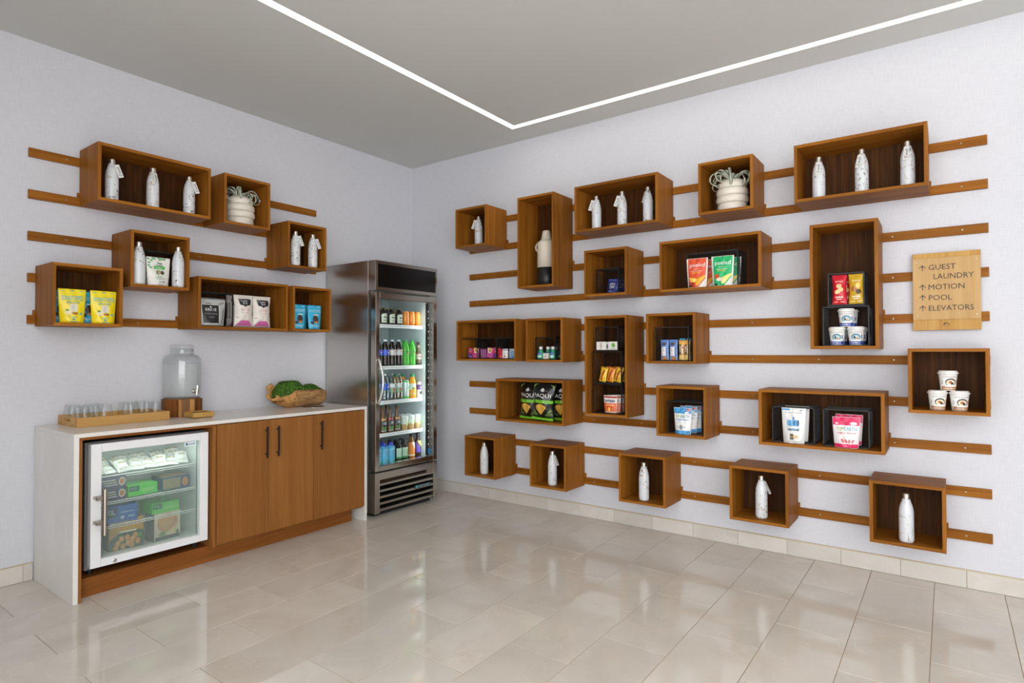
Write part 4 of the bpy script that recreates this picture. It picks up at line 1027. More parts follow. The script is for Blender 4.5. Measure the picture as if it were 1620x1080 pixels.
lt = bpy.data.lights.new('freezer_light', 'AREA'); lt.shape = 'RECTANGLE'; lt.size = .5; lt.size_y = .02; lt.energy = 2.6; lt.color = (.93, 1, .98)
lo = bpy.data.objects.new('freezer_light', lt); COL.objects.link(lo); lo.parent = fz; lo.location = (.53, 0, .804 - .106); lo.rotation_euler = Vector((-.45, 0, -1)).to_track_quat('-Z', 'Y').to_euler(); lt.size, lt.size_y = .5, .02; lt.energy = .9
obj('lamp_tube', fbox(MB(), .535, -2.96, .799, .543, -2.43, .806), emis('freezer_tube', (236, 255, 250), 2.2), fz)

# freezer stock
pkt_art = [('r', -.9, .80, .9, .97, (176, 142, 86)), ('w', -.5, .45, .5, .62, (176, 150, 100)), ('r', -.7, .15, .6, .2, (200, 190, 170))]
p_s = make_bag('wrapped_sandwich', 'sandwich', .082, .112, .046, 'pillow', (240, 240, 236), pkt_art, 30)
SGP = 'white wrapped sandwiches on the top freezer shelf'
rs = random.Random(5)
for i in range(8):
    p_s.put((.470 + rs.uniform(-.012, .012), -2.935 + .066 * i, .6478), LW + math.radians(rs.uniform(-24, 24)), 'white wrapped sandwich, front row of the freezer shelf, %s from the handle' % ORD[i], SGP, (math.radians(rs.uniform(-72, -52)), math.radians(rs.uniform(-5, 5))))
for i in range(7):
    p_s.put((.335 + rs.uniform(-.012, .012), -2.92 + .074 * i, .6478), LW + math.radians(rs.uniform(-26, 26)), 'white wrapped sandwich, rear row of the freezer shelf, %s from the handle' % ORD[i], SGP, (math.radians(rs.uniform(-60, -44)), math.radians(rs.uniform(-5, 5))))
PUR = (62, 56, 92)
pb_art = [('d', .70, .5, .26, .36, (230, 226, 220)), ('d', .70, .5, .20, .27, (196, 126, 66)), ('r', -.85, .62, .2, .72, (206, 200, 210)), ('r', -.7, .42, .3, .52, (190, 186, 150)), ('r', -.6, .22, .35, .32, (206, 200, 210))]
p_pb = make_carton('meal_box', 'box', .138, .16, .068, PUR, pb_art, None, [('r', -.9, .1, .9, .9, (120, 96, 76))])
p_pb.put((.430, -2.880, .4972), LW, 'dark purple frozen meal box, lower of two stacked', 'dark purple meal boxes')
p_pb.put((.428, -2.879, .5656), LW, 'dark purple frozen meal box, upper of two stacked', 'dark purple meal boxes')
gb_art = [('p', [(-.96, .45), (-.3, .45), (-.25, .92), (-.92, .92)], (40, 110, 90)), ('t', 'EVOL.', -.85, .58, -.38, .80, (190, 220, 200)), ('r', -.1, .3, .8, .6, (140, 216, 120))]
p_gb = make_carton('meal_box', 'box', .165, .16, .064, (96, 204, 84), gb_art, None, [('r', -.95, .05, .95, .95, (110, 210, 100))])
p_gb.put((.425, -2.720, .4972), LW + .06, 'bright green frozen meal box on the middle freezer shelf', 'bright green meal boxes')
p_gb.put((.400, -2.578, .3572), LW + .05, 'bright green frozen meal box on the lower freezer shelf', 'bright green meal boxes')
br_art = [('r', -.95, .1, .3, .9, (150, 140, 110)), ('d', .65, .5, .24, .36, (190, 130, 70)), ('d', .6, .6, .1, .15, (216, 160, 90))]
make_carton('meal_box', 'box', .165, .15, .078, (60, 90, 124), br_art, None, [('r', -.9, .1, .9, .9, (176, 140, 96))]).put((.43, -2.525, .4972), LW, 'blue and brown frozen meal box at the hinge side')
ev_art = [('r', -.95, .35, -.05, .92, (36, 52, 84)), ('t', 'EVOL.', -.82, .50, -.15, .80, (210, 216, 220)), ('r', .1, .55, .8, .62, (150, 176, 206)), ('d', .2, .28, .1, .1, (180, 200, 220)), ('r', .5, .25, .85, .35, (150, 176, 206))]
make_carton('meal_box', 'box', .195, .15, .098, (52, 100, 170), ev_art, None, [('r', -.95, .05, .95, .95, (60, 110, 176))]).put((.42, -2.835, .3572), LW - .1, 'blue frozen meal box on the lower freezer shelf')
nug = [('d', u, v, .16, .10, (206, 146, 86)) for u, v in [(-.5, .22), (-.2, .12), (.1, .2), (.35, .3), (.05, .38), (-.3, .36), (.5, .42), (.3, .14), (-.62, .1), (.66, .22)]] + [('d', u, v, .09, .05, (226, 176, 120)) for u, v in [(-.5, .25), (.1, .23), (.35, .33), (-.3, .38)]]
sn_art = [('p', [(-.98, .6), (.98, .55), (.98, .98), (-.98, .98)], (190, 140, 50)), ('p', [(-.98, .02), (.98, .02), (.98, .55), (.4, .62), (-.3, .6), (-.98, .35)], (46, 80, 66)), ('t', 'SNACKS', -.55, .66, .75, .82, (226, 166, 60)), ('t', "Amy's", -.92, .80, -.45, .95, WHT), ('w', -.35, .86, .2, .94, (220, 196, 120)), ('r', -.4, .56, .6, .61, (230, 220, 200))] + nug + [('d', .78, .4, .12, .07, (60, 150, 70))]
make_carton('snack_box', 'box', .178, .10, .180, (180, 130, 60), sn_art, [('r', -1, 0, 1, 1, (40, 66, 56)), ('r', -.5, .3, .3, .7, (110, 90, 50))]).put((.440, -2.795, .1904), LW - .08, 'gold and green box of frozen stuffed snacks at the freezer bottom')
bd_art = [('d', 0, .62, .8, .36, (202, 140, 84)), ('d', -.1, .70, .6, .25, (216, 156, 98)), ('r', -.95, .02, .95, .16, (60, 56, 76)), ('d', -.4, .24, .3, .08, (120, 140, 70)), ('d', .45, .3, .26, .12, (226, 196, 140)), ('d', .75, .22, .14, .08, (90, 120, 70))]
make_carton('snack_box', 'box', .158, .10, .168, (222, 206, 176), bd_art, [('r', -1, 0, 1, 1, (70, 66, 84))]).put((.445, -2.575, .1904), LW + .08, 'pale box with a browned bun picture at the freezer bottom')

# ------------------------------------------------------------------ drinks fridge
FY0, FY1, FH, FB, FF = -1.050, -0.322, 2.107, .568, .660
fg = thing('drinks_fridge', 'tall stainless glass-door drinks fridge in the room corner', 'fridge', (.3, (FY0 + FY1) / 2, 0))
OX, OY = .3, (FY0 + FY1) / 2
def gbox(mb, x0, y0, z0, x1, y1, z1, mi=0): return mb.box(x0 - OX, y0 - OY, z0, x1 - OX, y1 - OY, z1, mi)
obj('side_panel', gbox(MB(), .02, FY0, .03, FB, FY0 + .030, FH), steel_side, fg, bevel=.001)
obj('side_panel', gbox(MB(), .02, FY1 - .030, .03, FB, FY1, FH), steel_side, fg, bevel=.001)
obj('back_panel', gbox(MB(), .02, FY0 + .030, .03, .045, FY1 - .030, FH), grey_m, fg)
obj('top_panel', gbox(MB(), .045, FY0 + .030, FH - .03, FB, FY1 - .030, FH), steel_side, fg)
hdr = obj('header', gbox(MB(), FB + .0005, FY0, 1.857, FF, FY1, FH), steel_f, fg, bevel=.003)
obj('display_panel', gbox(MB(), FF, FY0 + .024, 1.888, FF + .0025, FY1 - .024, 2.078), black_gloss, hdr)
iy0, iy1, iz0, iz1 = FY0 + .046, FY1 - .046, .385, 1.85
li = MB()
gbox(li, .0455, iy0, iz0, .06, iy1, iz1); gbox(li, .0455, FY0 + .0305, iz0 - .02, FB - .001, iy0, iz1 + .02); gbox(li, .0455, iy1, iz0 - .02, FB - .001, FY1 - .0305, iz1 + .02)
gbox(li, .0455, iy0, iz0 - .02, FB - .001, iy1, iz0); gbox(li, .0455, iy0, iz1, FB - .001, iy1, iz1 + .02)
obj('liner', li, liner_m, fg)
pm = MB()
for y in (iy0 + .09, iy1 - .09):
    gbox(pm, .060, y - .006, iz0, .0635, y + .006, iz1)
for i in range(70):
    for y in (iy0 + .09, iy1 - .09): gbox(pm, .0635, y - .003, iz0 + .01 + i * .0207, .0640, y + .003, iz0 + .02 + i * .0207, 1)
obj('shelf_pilaster', pm, [liner_m, black_m], fg)
SHELF = (1.588, 1.229, .931, .652)
for z in SHELF:
    s_ = MB(); gbox(s_, .075, iy0 + .006, z - .008, .520, iy1 - .006, z - .004); gbox(s_, .520, iy0 + .006, z - .028, .526, iy1 - .006, z + .002)
    so = obj('shelf', s_, white_m, fg)
    n = 26
    dt = MB()
    for i in range(n):
        y = iy0 + .03 + i * ((iy1 - iy0 - .06) / (n - 1))
        gbox(dt, .526, y - .004, z - .015, .5266, y + .004, z - .009)
    obj('slots', dt, paint((96, 100, 104), .6, name='shelf_slots'), so)
# door
dz0, dz1 = .372, 1.846
dm = MB(); fw0 = .600
gbox(dm, fw0, FY0 + .004, dz0, FF, FY0 + .048, dz1); gbox(dm, fw0, FY1 - .050, dz0, FF, FY1 - .003, dz1); gbox(dm, fw0, FY0 + .048, dz0, FF, FY1 - .050, dz0 + .045); gbox(dm, fw0, FY0 + .048, dz1 - .052, FF, FY1 - .050, dz1)
fd = obj('door', dm, steel_f, fg, bevel=.004)
obj('pane', gbox(MB(), .628, FY0 + .046, dz0 + .043, .633, FY1 - .048, dz1 - .05), pane_m, fd)
gk = MB(); gbox(gk, FB + .002, FY0 + .012, dz0 + .01, fw0 - .0005, FY0 + .036, dz1 - .01); gbox(gk, FB + .002, FY1 - .036, dz0 + .01, fw0 - .0005, FY1 - .012, dz1 - .01); gbox(gk, FB + .002, FY0 + .036, dz0 + .01, fw0 - .0005, FY1 - .036, dz0 + .034); gbox(gk, FB + .002, FY0 + .036, dz1 - .034, fw0 - .0005, FY1 - .036, dz1 - .01)
obj('gasket', gk, black_m, fd)
jl = MB(); gbox(jl, .604, FY1 - .094, dz0 + .05, .618, FY1 - .0505, dz1 - .056)
js = obj('lamp_strip', jl, black_m, fd)
dl = MB()
for i in range(22): gbox(dl, .618, FY1 - .074, .45 + i * .06, .6186, FY1 - .068, .462 + i * .06)
obj('lamp_dots', dl, emis('fridge_lamp_dots', (255, 255, 255), .9), js)
obj('energy_sticker', gbox(MB(), .633, FY1 - .094, dz0 + .058, .6338, FY1 - .062, dz0 + .108), paint((40, 130, 190), .4, name='blue_sticker'), fd)
hp = [(FF + .001 - OX, -1.020 - OY, 1.297)] + [(FF + .012 + .034 * math.sin(PI * i / 12) - OX, -1.018 + .012 * math.sin(PI * i / 12) - OY, 1.285 - .35 * i / 12) for i in range(13)] + [(FF + .001 - OX, -1.020 - OY, .925)]
obj('handle', MB().tube(hp, .010, 10), chrome, fd, smooth=True)
# base grille
bg_ = MB(); gbox(bg_, .05, FY0 + .031, .002, .60, FY1 - .031, .028)
obj('kick_base', bg_, black_m, fg)
gr_ = MB(); gbox(gr_, FB + .0005, FY0, .030, FF, FY0 + .052, .362); gbox(gr_, FB + .0005, FY1 - .050, .030, FF, FY1, .362); gbox(gr_, FB + .0005, FY0 + .052, .300, FF - .004, FY1 - .050, .360)
obj('grille_frame', gr_, steel_f, fg, bevel=.002)
obj('grille_shadow_panel', gbox(MB(), .612, FY0 + .052, .031, .616, FY1 - .050, .299), black_m, fg)
for i in range(5):
    z = .045 + i * .052
    lv = MB(); y0_, y1_ = FY0 + .053 - OY, FY1 - .051 - OY
    lv.prism([(FF - .004 - OX, z), (FF - .004 - OX, z + .014), (.618 - OX, z + .045), (.618 - OX, z + .042)], 'y', y0_, y1_)
    obj('louver', lv, steel_f, fg)
em = obj('maker_emblem', gbox(MB(), FF - .003, -.60, .155, FF - .001, -.40, .185), paint((70, 92, 104), .3, .6, 'emblem_plate'), fg)
link('emblem_print', art_mesh('emblem_print', [('d', -.8, .5, .14, .4, (96, 196, 190)), ('t', 'true', -.55, .25, .8, .8, (190, 200, 205))], lambda u, v, e: (FF - .0008 + e - OX, -.5 + u * .095 - OY, .157 + v * .026), True), em)
def area(name, loc, rot, sx, sy, e, parent, col):
    l = bpy.data.lights.new(name, 'AREA'); l.shape = 'RECTANGLE'; l.size = sx; l.size_y = sy; l.energy = e; l.color = col
    o = bpy.data.objects.new(name, l); COL.objects.link(o); o.parent = parent; o.location = loc; o.rotation_euler = rot
    return o
def aim(o, d): o.rotation_euler = Vector(d).to_track_quat('-Z', 'Y').to_euler()
for nm, y, dy in (('fridge_light', FY1 - .062, -.9), ('fridge_light', FY0 + .062, .55)):
    o = area(nm, (.592 - OX, y - OY, 1.11), (0, 0, 0), .02, 1.35, 1.9 if dy < 0 else 0.9, fg, (.93, 1.0, .99)); aim(o, (-1, dy, 0))

# fridge stock
def drink(name, prof, mat, cap=None, label=None, smooth=True, cat='bottle', n=16, extra=None):
    o = obj(name, MB().lathe(prof, n), mat, smooth=smooth); tag(o, None, cat)
    if cap: obj('cap', MB().lathe(cap[0], 14), cap[1], o)
    if label:
        H = prof[-1][1]; rad = prof_rad(prof)
        link('label_print', art_mesh('label_print', label, wrap(lambda v: rad(v * H), H), step=.0003), o)
    if extra: obj(*extra, o, smooth=True)
    return Proto(o)
def soda_prof(r, h): return [(r * .7, 0), (r * .95, .006), (r, .02), (r * .97, .07), (r * .93, .085), (r, .10), (r, h * .68), (r * .86, h * .78), (r * .5, h * .90), (r * .42, h * .93), (r * .42, h * .955)]
def soda_cap(r, h, c): return ([(r * .46, h * .94), (r * .46, h), (r * .42, h * 1.002)], paint(c, .35, name='cap_plastic'))
dark = paint((34, 20, 16), .12, name='dark_drink'); greenb = paint((70, 176, 50), .15, name='lime_soda'); greenglass = paint((26, 110, 60), .15, name='green_bottle')
def pepsi(c): return [('r', -1.9, .44, 1.9, .66, c), ('d', .30, .55, .30, .085, WHT), ('p', [(.02, .56), (.10, .62), (.30, .635), (.52, .615), (.58, .575), (.35, .56), (.2, .545)], (206, 50, 40)), ('p', [(.03, .535), (.2, .525), (.4, .535), (.57, .545), (.48, .485), (.3, .467), (.12, .485)], (40, 60, 140))]
SO = .232
cola = drink('soda_bottle', soda_prof(.035, SO), dark, soda_cap(.035, SO, (226, 230, 230)), pepsi((44, 84, 200)))
diet = drink('soda_bottle', soda_prof(.035, SO), dark, soda_cap(.035, SO, (206, 226, 226)), pepsi((206, 206, 206)))
dew = drink('soda_bottle', soda_prof(.036, SO), greenb, soda_cap(.036, SO, (36, 150, 80)), [('r', -1.9, .44, 1.9, .66, (60, 170, 50)), ('p', [(-.2, .62), (.1, .60), (.0, .53), (-.1, .55)], (20, 60, 30)), ('p', [(.0, .50), (.5, .60), (.45, .48), (.1, .46)], (200, 70, 60))])
ginger = drink('soda_bottle', soda_prof(.035, SO), greenglass, soda_cap(.035, SO, (24, 120, 70)), [('r', -1.9, .44, 1.9, .66, (40, 130, 70))])
waterb = drink('clear_water_bottle', soda_prof(.036, SO), pet_m, soda_cap(.036, SO, (236, 238, 238)), [('r', -1.9, .42, 1.9, .68, (44, 90, 196)), ('t', 'AL', .0, .50, .42, .60, WHT)])
limew = drink('clear_water_bottle', soda_prof(.035, SO), pet_m, soda_cap(.035, SO, (120, 130, 126)), [('r', -1.9, .50, 1.9, .66, (220, 226, 222)), ('r', .12, .52, .42, .65, (50, 54, 56)), ('r', -1.9, .32, 1.9, .49, (140, 170, 140)), ('d', .1, .40, .35, .07, (206, 80, 70)), ('d', .25, .36, .3, .05, (80, 150, 60))])
ojp = [(.030, 0), (.034, .005), (.035, .02), (.035, .125), (.033, .15), (.026, .178), (.020, .19), (.019, .20)]
oj = drink('juice_bottle', ojp, paint((232, 158, 40), .2, name='orange_juice'), ([(.021, .199), (.021, .222), (.019, .2235)], paint((30, 140, 84), .35, name='cap_plastic')), [('r', -1.9, .22, 1.9, .68, (206, 216, 200)), ('r', -1.9, .24, 1.9, .40, (230, 150, 40)), ('d', -.1, .40, .4, .13, (240, 160, 50)), ('r', .2, .48, .6, .66, (220, 120, 90)), ('r', -.5, .42, -.1, .5, (90, 160, 70))])
def canp(r, h): return [(r * .8, 0), (r, .008), (r, h - .012), (r * .88, h - .002), (r * .86, h)]
def can(c, h, lab): return drink('drink_can', canp(.030, h), paint(c, .3, .3, 'can_paint'), ([(.0262, h), (.0262, h + .002), (.024, h + .0021)], satin), lab, cat='can')
ocan = can((232, 138, 40), .132, [('d', .25, .68, .30, .14, (246, 216, 170)), ('d', .25, .68, .20, .09, (232, 138, 40)), ('r', .1, .15, .5, .5, (240, 190, 130)), ('r', -1.9, .04, 1.9, .12, (210, 110, 30))])
lcan = can((206, 222, 222), .170, [('r', -1.9, .9, 1.9, .97, (70, 190, 80)), ('r', -1.9, .05, 1.9, .15, (80, 190, 70)), ('d', .3, .62, .28, .08, (90, 200, 80)), ('d', .3, .46, .18, .06, (100, 200, 90))])
tall = [(.028, 0), (.032, .004), (.0325, .02), (.0325, .10), (.030, .112), (.015, .135), (.0125, .14), (.0125, .148)]
kom = drink('dark_bottle', tall, paint((30, 22, 18), .12, name='brown_glass'), ([(.0145, .146), (.0145, .152), (.012, .153)], paint((150, 140, 90), .3, .6, 'crown_cap')), [('r', -.75, .14, .75, .58, (206, 214, 190)), ('d', 0, .58, .75, .10, (206, 214, 190)), ('r', -.4, .42, .4, .50, (90, 96, 84)), ('r', -.4, .25, .4, .3, (130, 136, 120))])
teap = [(.026, 0), (.031, .005), (.031, .10), (.028, .115), (.018, .14), (.0145, .16), (.0145, .205)]
tea = drink('tea_bottle', teap, paint((98, 80, 66), .2, name='milk_tea'), ([(.016, .204), (.016, .216), (.014, .217)], paint((60, 46, 40), .4, name='cap_plastic')), [('r', -1.9, .28, 1.9, .52, (176, 160, 152)), ('r', -.4, .38, .5, .44, (150, 80, 76)), ('r', -1.9, .06, 1.9, .12, (50, 40, 40)), ('r', -1.9, .80, 1.9, .9, (150, 136, 120))])
purp = [(.030, 0), (.033, .004), (.033, .05), (.029, .06), (.029, .07), (.033, .08), (.033, .12), (.022, .132), (.018, .134)]
pur = drink('yogurt_bottle', purp, paint((226, 224, 226), .3, name='white_plastic'), ([(.019, .1335), (.019, .147), (.017, .148)], paint((236, 236, 236), .35, name='cap_plastic')), [('r', -1.9, .58, 1.9, .93, (96, 64, 120)), ('p', [(-.3, .66), (.5, .74), (.5, .82), (-.3, .76)], (196, 180, 206)), ('d', -.2, .36, .24, .12, (60, 50, 60)), ('d', .3, .26, .24, .12, (120, 110, 116))])
brp = [(.026, 0), (.030, .005), (.0305, .02), (.0305, .105), (.027, .125), (.014, .165), (.0125, .185), (.0125, .222)]
def brown(c): return drink('iced_tea_bottle', brp, paint((98, 68, 40), .12, name='amber_tea'), ([(.0155, .219), (.0155, .234), (.0135, .235)], paint((40, 62, 52), .4, name='cap_plastic')), [('r', -.8, .50, .8, .57, c), ('r', -.8, .26, .8, .49, (44, 48, 52)), ('r', -.4, .34, .4, .44, (150, 156, 156)), ('d', 0, .20, .7, .05, (60, 140, 60)), ('r', -.8, .08, .8, .13, (150, 156, 150))])
br_o, br_r = brown((214, 150, 80)), brown((200, 50, 60))
cupp = [(.024, 0), (.027, .003), (.034, .108), (.0345, .110)]
icup = drink('iced_coffee_cup', cupp, paint((196, 160, 112), .25, name='coffee_cup'), ([(.0355, .109), (.0355, .118), (.031, .128), (.020, .135)], paint((206, 214, 212), .25, name='lid_plastic')), [('r', -1.9, .50, 1.9, .97, (206, 216, 206)), ('d', .2, .58, .4, .2, (190, 206, 120)), ('r', -.2, .78, .5, .86, (160, 190, 170))], cat='cup')
grn = [(.028, 0), (.031, .005), (.0315, .015), (.0315, .105), (.027, .125), (.017, .14), (.0155, .165)]
def dkb(lab, c=(22, 20, 20), h=1.0): return drink('juice_bottle', [(r, z * h) for r, z in grn], paint(c, .12, name='dark_drink'), ([(.018, .160 * h), (.018, .178 * h), (.016, .179 * h)], paint((24, 22, 24), .4, name='cap_plastic')), lab)
dgreen = dkb([('r', -.9, .12, .95, .68, (176, 206, 180)), ('r', -.9, .12, .95, .22, (60, 150, 90)), ('r', .1, .3, .6, .62, (110, 130, 110))])
dor = dkb([('r', -1.9, .08, 1.9, .72, (220, 130, 50)), ('p', [(-.5, .72), (.9, .72), (.9, .3), (.5, .3)], (232, 226, 206)), ('r', -1.9, .12, 1.9, .18, (236, 220, 200)), ('r', .2, .5, .7, .66, (110, 110, 100))], (120, 84, 40), 1.22)
dpu = dkb([('p', [(-.95, .75), (.2, .28), (.95, .28), (.95, .22), (-.95, .22)], (96, 70, 170)), ('p', [(-.7, .75), (.9, .75), (.9, .36), (.4, .36)], (196, 184, 110))], (60, 46, 40), 1.22)
def tetra():
    o = obj('drink_carton', MB().box(-.030, -.025, 0, .030, .025, .128), paint((110, 196, 230), .35, name='carton_board'), bevel=.004, smooth=False); tag(o, None, 'carton')
    m = MB().prism([(-.025, .1282), (.025, .1282), (.004, .150), (-.004, .150)], 'x', -.030, .030); obj('gable', m, paint((90, 170, 220), .35, name='carton_board'), o)
    obj('cap', MB().lathe([(.0165, .142), (.0165, .172), (.0145, .173)], 14), paint((56, 66, 196), .35, name='cap_plastic'), o)
    link('front_print', art_mesh('front_print', [('r', .1, .55, .9, .95, (150, 200, 226)), ('t', 'VITA', -.05, .66, .85, .84, (40, 60, 90)), ('t', 'COCO', -.05, .52, .85, .62, (40, 70, 100)), ('p', [(-.9, .02), (.95, .02), (.95, .25), (.2, .10)], (60, 160, 90)), ('d', .6, .98, .3, .04, (70, 170, 100))], lambda u, v, e: (u * .030, -.025 - e, v * .128), True), o)
    return Proto(o)
tet = tetra()
FRB = .387
def stock(pr, z, x, ys, lab, group, yaw=0):
    for i, y in enumerate(ys):
        pr.put((x, y, z), LW + math.radians(yaw), (lab % ORD[i]) if '%s' in lab else lab, group)
S1, S2, S3, S4 = [z - .0036 for z in SHELF]
YW = -16   # labels are turned a little towards the room
stock(kom, S1, .475, [-.895, -.805, -.713, -.622], 'dark bottle with cream label on the top shelf, %s from the handle', 'dark bottles on the top fridge shelf', YW + 20)
stock(kom, S1, .385, [-.86, -.77, -.68], 'dark bottle in the row behind on the top shelf, %s from the handle', 'dark bottles on the top fridge shelf', YW)
stock(ocan, S1, .475, [-.541, -.468, -.396], 'slim orange can in front on the top shelf, %s along', 'orange cans', 0)
stock(ocan, S1, .395, [-.575, -.505], 'slim orange can behind the front orange cans, %s along', 'orange cans', 0)
stock(cola, S2, .475, [-.858, -.779], 'cola bottle with blue label, %s from the handle', 'cola bottles with blue labels', 0)
stock(diet, S2, .475, [-.700, -.622], 'cola bottle with silver label, %s after the blue ones', 'cola bottles with silver labels', 0)
stock(dew, S2, .475, [-.543, -.463], 'bright green soda bottle in front, %s after the colas', 'bright green soda bottles', 0)
stock(tea, S2, .475, [-.378], 'slim brown tea bottle at the wall end of the second shelf', None, 0)
stock(ginger, S2, .375, [-.845, -.770, -.690, -.610], 'green-capped bottle behind the colas, %s from the handle', 'green-capped bottles behind the colas', 0)
stock(cola, S2, .395, [-.895], 'cola bottle half hidden behind the door frame', 'cola bottles with blue labels', 0)
stock(dew, S2, .385, [-.52], 'bright green soda bottle behind the front pair', 'bright green soda bottles', 0)
stock(waterb, S3, .475, [-.786], 'clear water bottle with blue label', None, 0)
stock(limew, S3, .475, [-.702, -.622], 'clear sparkling water bottle with fruit label, %s in front', 'clear sparkling water bottles', 0)
stock(limew, S3, .390, [-.83, -.745, -.665], 'clear sparkling water bottle in the row behind, %s along', 'clear sparkling water bottles', 0)
stock(lcan, S3, .475, [-.537], 'tall pale can with lime green bands', None, 0)
stock(oj, S3, .475, [-.455], 'orange juice bottle with green cap in front', 'orange juice bottles', 0)
stock(oj, S3, .385, [-.575, -.495], 'orange juice bottle behind the pale can, %s along', 'orange juice bottles', 0)
stock(pur, S3, .475, [-.366], 'small white and purple bottle at the wall end', None, 0)
stock(br_o, S4, .475, [-.885, -.805], 'amber tea bottle with orange band, %s from the handle', 'amber tea bottles in front', 8)
stock(br_r, S4, .475, [-.723], 'amber tea bottle with red band', None, 8)
stock(br_o, S4, .470, [-.640], 'amber tea bottle with orange band next to the lidded cups', 'amber tea bottles in front', 8)
stock(br_o, S4, .385, [-.84, -.765, -.685], 'amber tea bottle in the row behind, %s along', 'amber tea bottles behind', 0)
stock(icup, S4, .475, [-.553, -.473, -.393], 'lidded iced coffee cup in front, %s after the bottles', 'lidded iced coffee cups', 10)
stock(icup, S4, .395, [-.585, -.505, -.425], 'lidded iced coffee cup in the second row, %s along', 'lidded iced coffee cups', 0)
stock(icup, S4, .315, [-.62, -.54], 'lidded iced coffee cup in the rear row, %s along', 'lidded iced coffee cups', 0)
stock(tet, FRB, .470, [-.858, -.783, -.708], 'pale blue coconut water carton in front, %s from the handle', 'pale blue drink cartons', 12)
stock(tet, FRB, .400, [-.83, -.755], 'pale blue drink carton in the second row, %s along', 'pale blue drink cartons', 12)
stock(dgreen, FRB, .478, [-.628, -.556], 'dark juice bottle with pale green label, %s after the cartons', 'dark bottles with pale green labels', 8)
stock(dgreen, FRB, .320, [-.86, -.79, -.72], 'dark bottle behind the pale blue cartons, %s along', 'dark bottles in the rear bottom row', 0)
stock(dgreen, FRB, .400, [-.66, -.59, -.52], 'dark bottle behind the pale green labelled pair, %s along', 'dark bottles in the rear bottom row', 0)
stock(dor, FRB, .475, [-.465], 'juice bottle with orange and cream label', None, 8)
stock(dpu, FRB, .475, [-.385], 'juice bottle with purple and yellow label', None, 8)

# ------------------------------------------------------------------ on the worktop
tr = thing('serving_tray', 'long bamboo tray of drinking glasses on the worktop', 'tray', (.172, -2.745, CH + .0004), LW)
TL, TW = .512, .315
obj('base', MB().box(-TL / 2 + .008, -TW / 2 + .008, .003, TL / 2 - .008, TW / 2 - .008, .010), bamboo_x, tr)
obj('long_side', MB().box(-TL / 2, -TW / 2, 0, TL / 2, -TW / 2 + .011, .056), bamboo_x, tr, bevel=.001)
obj('long_side', MB().box(-TL / 2, TW / 2 - .011, 0, TL / 2, TW / 2, .056), bamboo_x, tr, bevel=.001)
for s in (-1, 1):
    x0, x1 = (s * TL / 2, s * (TL / 2 - .011)); e = MB(); a, b = -TW / 2 + .0112, TW / 2 - .0112
    xa, xb = min(x0, x1), max(x0, x1)
    e.box(xa, a, 0, xb, b, .026); e.box(xa, a, .041, xb, b, .056); e.box(xa, a, .026, xb, -.045, .041); e.box(xa, .045, .026, xb, b, .041)
    obj('end_side', e, bamboo_x, tr)
gp = [(.022, 0), (.032, .002), (.041, .018), (.045, .040), (.0445, .060), (.040, .092), (.0375, .108), (.0362, .108), (.0386, .092), (.043, .060), (.0434, .040), (.0395, .020), (.030, .007), (.002, .006)]
go = obj('stemless_glass', MB().lathe(gp, 32), tumbler_m, smooth=True); tag(go, None, 'glass')
gls = Proto(go)
GZ = CH + .0106
for i, (x, y, lab) in enumerate([(.075, -2.945, 'first'), (.172, -2.948, 'second'), (.262, -2.940, 'third'), (.078, -2.845, 'fourth'), (.170, -2.850, 'fifth'), (.258, -2.838, 'sixth')]):
    gls.put((x, y, GZ), 0, 'clear stemless glass at the tray end nearest the slab edge, %s from the wall' % (['row one', 'row one middle', 'row one front', 'row two', 'row two middle', 'row two front'][i]) if False else 'clear stemless glass in the left cluster on the tray, %s' % ['back corner by tray end', 'middle by tray end', 'front corner by tray end', 'back of the inner row', 'middle of the inner row', 'front of the inner row'][i], 'stemless glasses on the tray')
for i, (x, y) in enumerate([(.085, -2.655), (.180, -2.660), (.085, -2.560), (.200, -2.572), (.262, -2.655)][:4] + [(.120, -2.640 + .17), ][:0] + [(.258, -2.548)]):
    gls.put((x, y, GZ), 0, 'clear stemless glass in the cluster near the dispenser, %s' % ['back of outer row', 'front of outer row', 'back by tray end', 'middle by tray end', 'front corner by tray end'][i], 'stemless glasses on the tray')
# dispenser
DX, DYC = .132, -2.322
st_ = thing('dispenser_stand', 'eight-sided mixed-wood stand under the glass dispenser', 'stand', (DX, DYC, CH + .0004))
N = 8; R0 = .127
for i in range(N):
    a0_ = math.radians(-33.8 + 45 * i); a1_ = a0_ + PI / 4; g = .0015
    P = lambda r, a: Vector((r * math.cos(a), r * math.sin(a)))
    A, B, Bi, Ai = P(R0, a0_), P(R0, a1_), P(R0 - .022, a1_), P(R0 - .022, a0_)
    cuts = [0, .18, .72, 1] if i in (0, 4) else [0, .5, 1]
    mats_ = [acacia_l, acacia_m, acacia_l] if i in (0, 4) else [acacia_d, acacia_d]
    for c0_, c1_, mm in zip(cuts, cuts[1:], mats_):
        e = .003
        pts = [A.lerp(B, c0_ + e), A.lerp(B, c1_ - e), Ai.lerp(Bi, c1_ - e), Ai.lerp(Bi, c0_ + e)]
        obj('stave', MB().prism([tuple(p) for p in pts], 'z', 0, .117), mm, st_)
obj('top_disc', MB().lathe([(R0 - .012, .1172), (R0 - .012, .122)], 48), acacia_m, st_)
DZ = CH + .123
dp = thing('drink_dispenser', 'large glass drink dispenser jar with chrome tap, full of iced water', 'dispenser', (DX, DYC, DZ))
jp = [(.10, 0), (.113, .003), (.118, .015), (.119, .25), (.116, .272), (.104, .290), (.084, .300), (.073, .304), (.070, .312), (.070, .340), (.066, .341), (.066, .310), (.070, .300), (.098, .288), (.111, .270), (.114, .25), (.113, .018), (.106, .008), (.01, .007)]
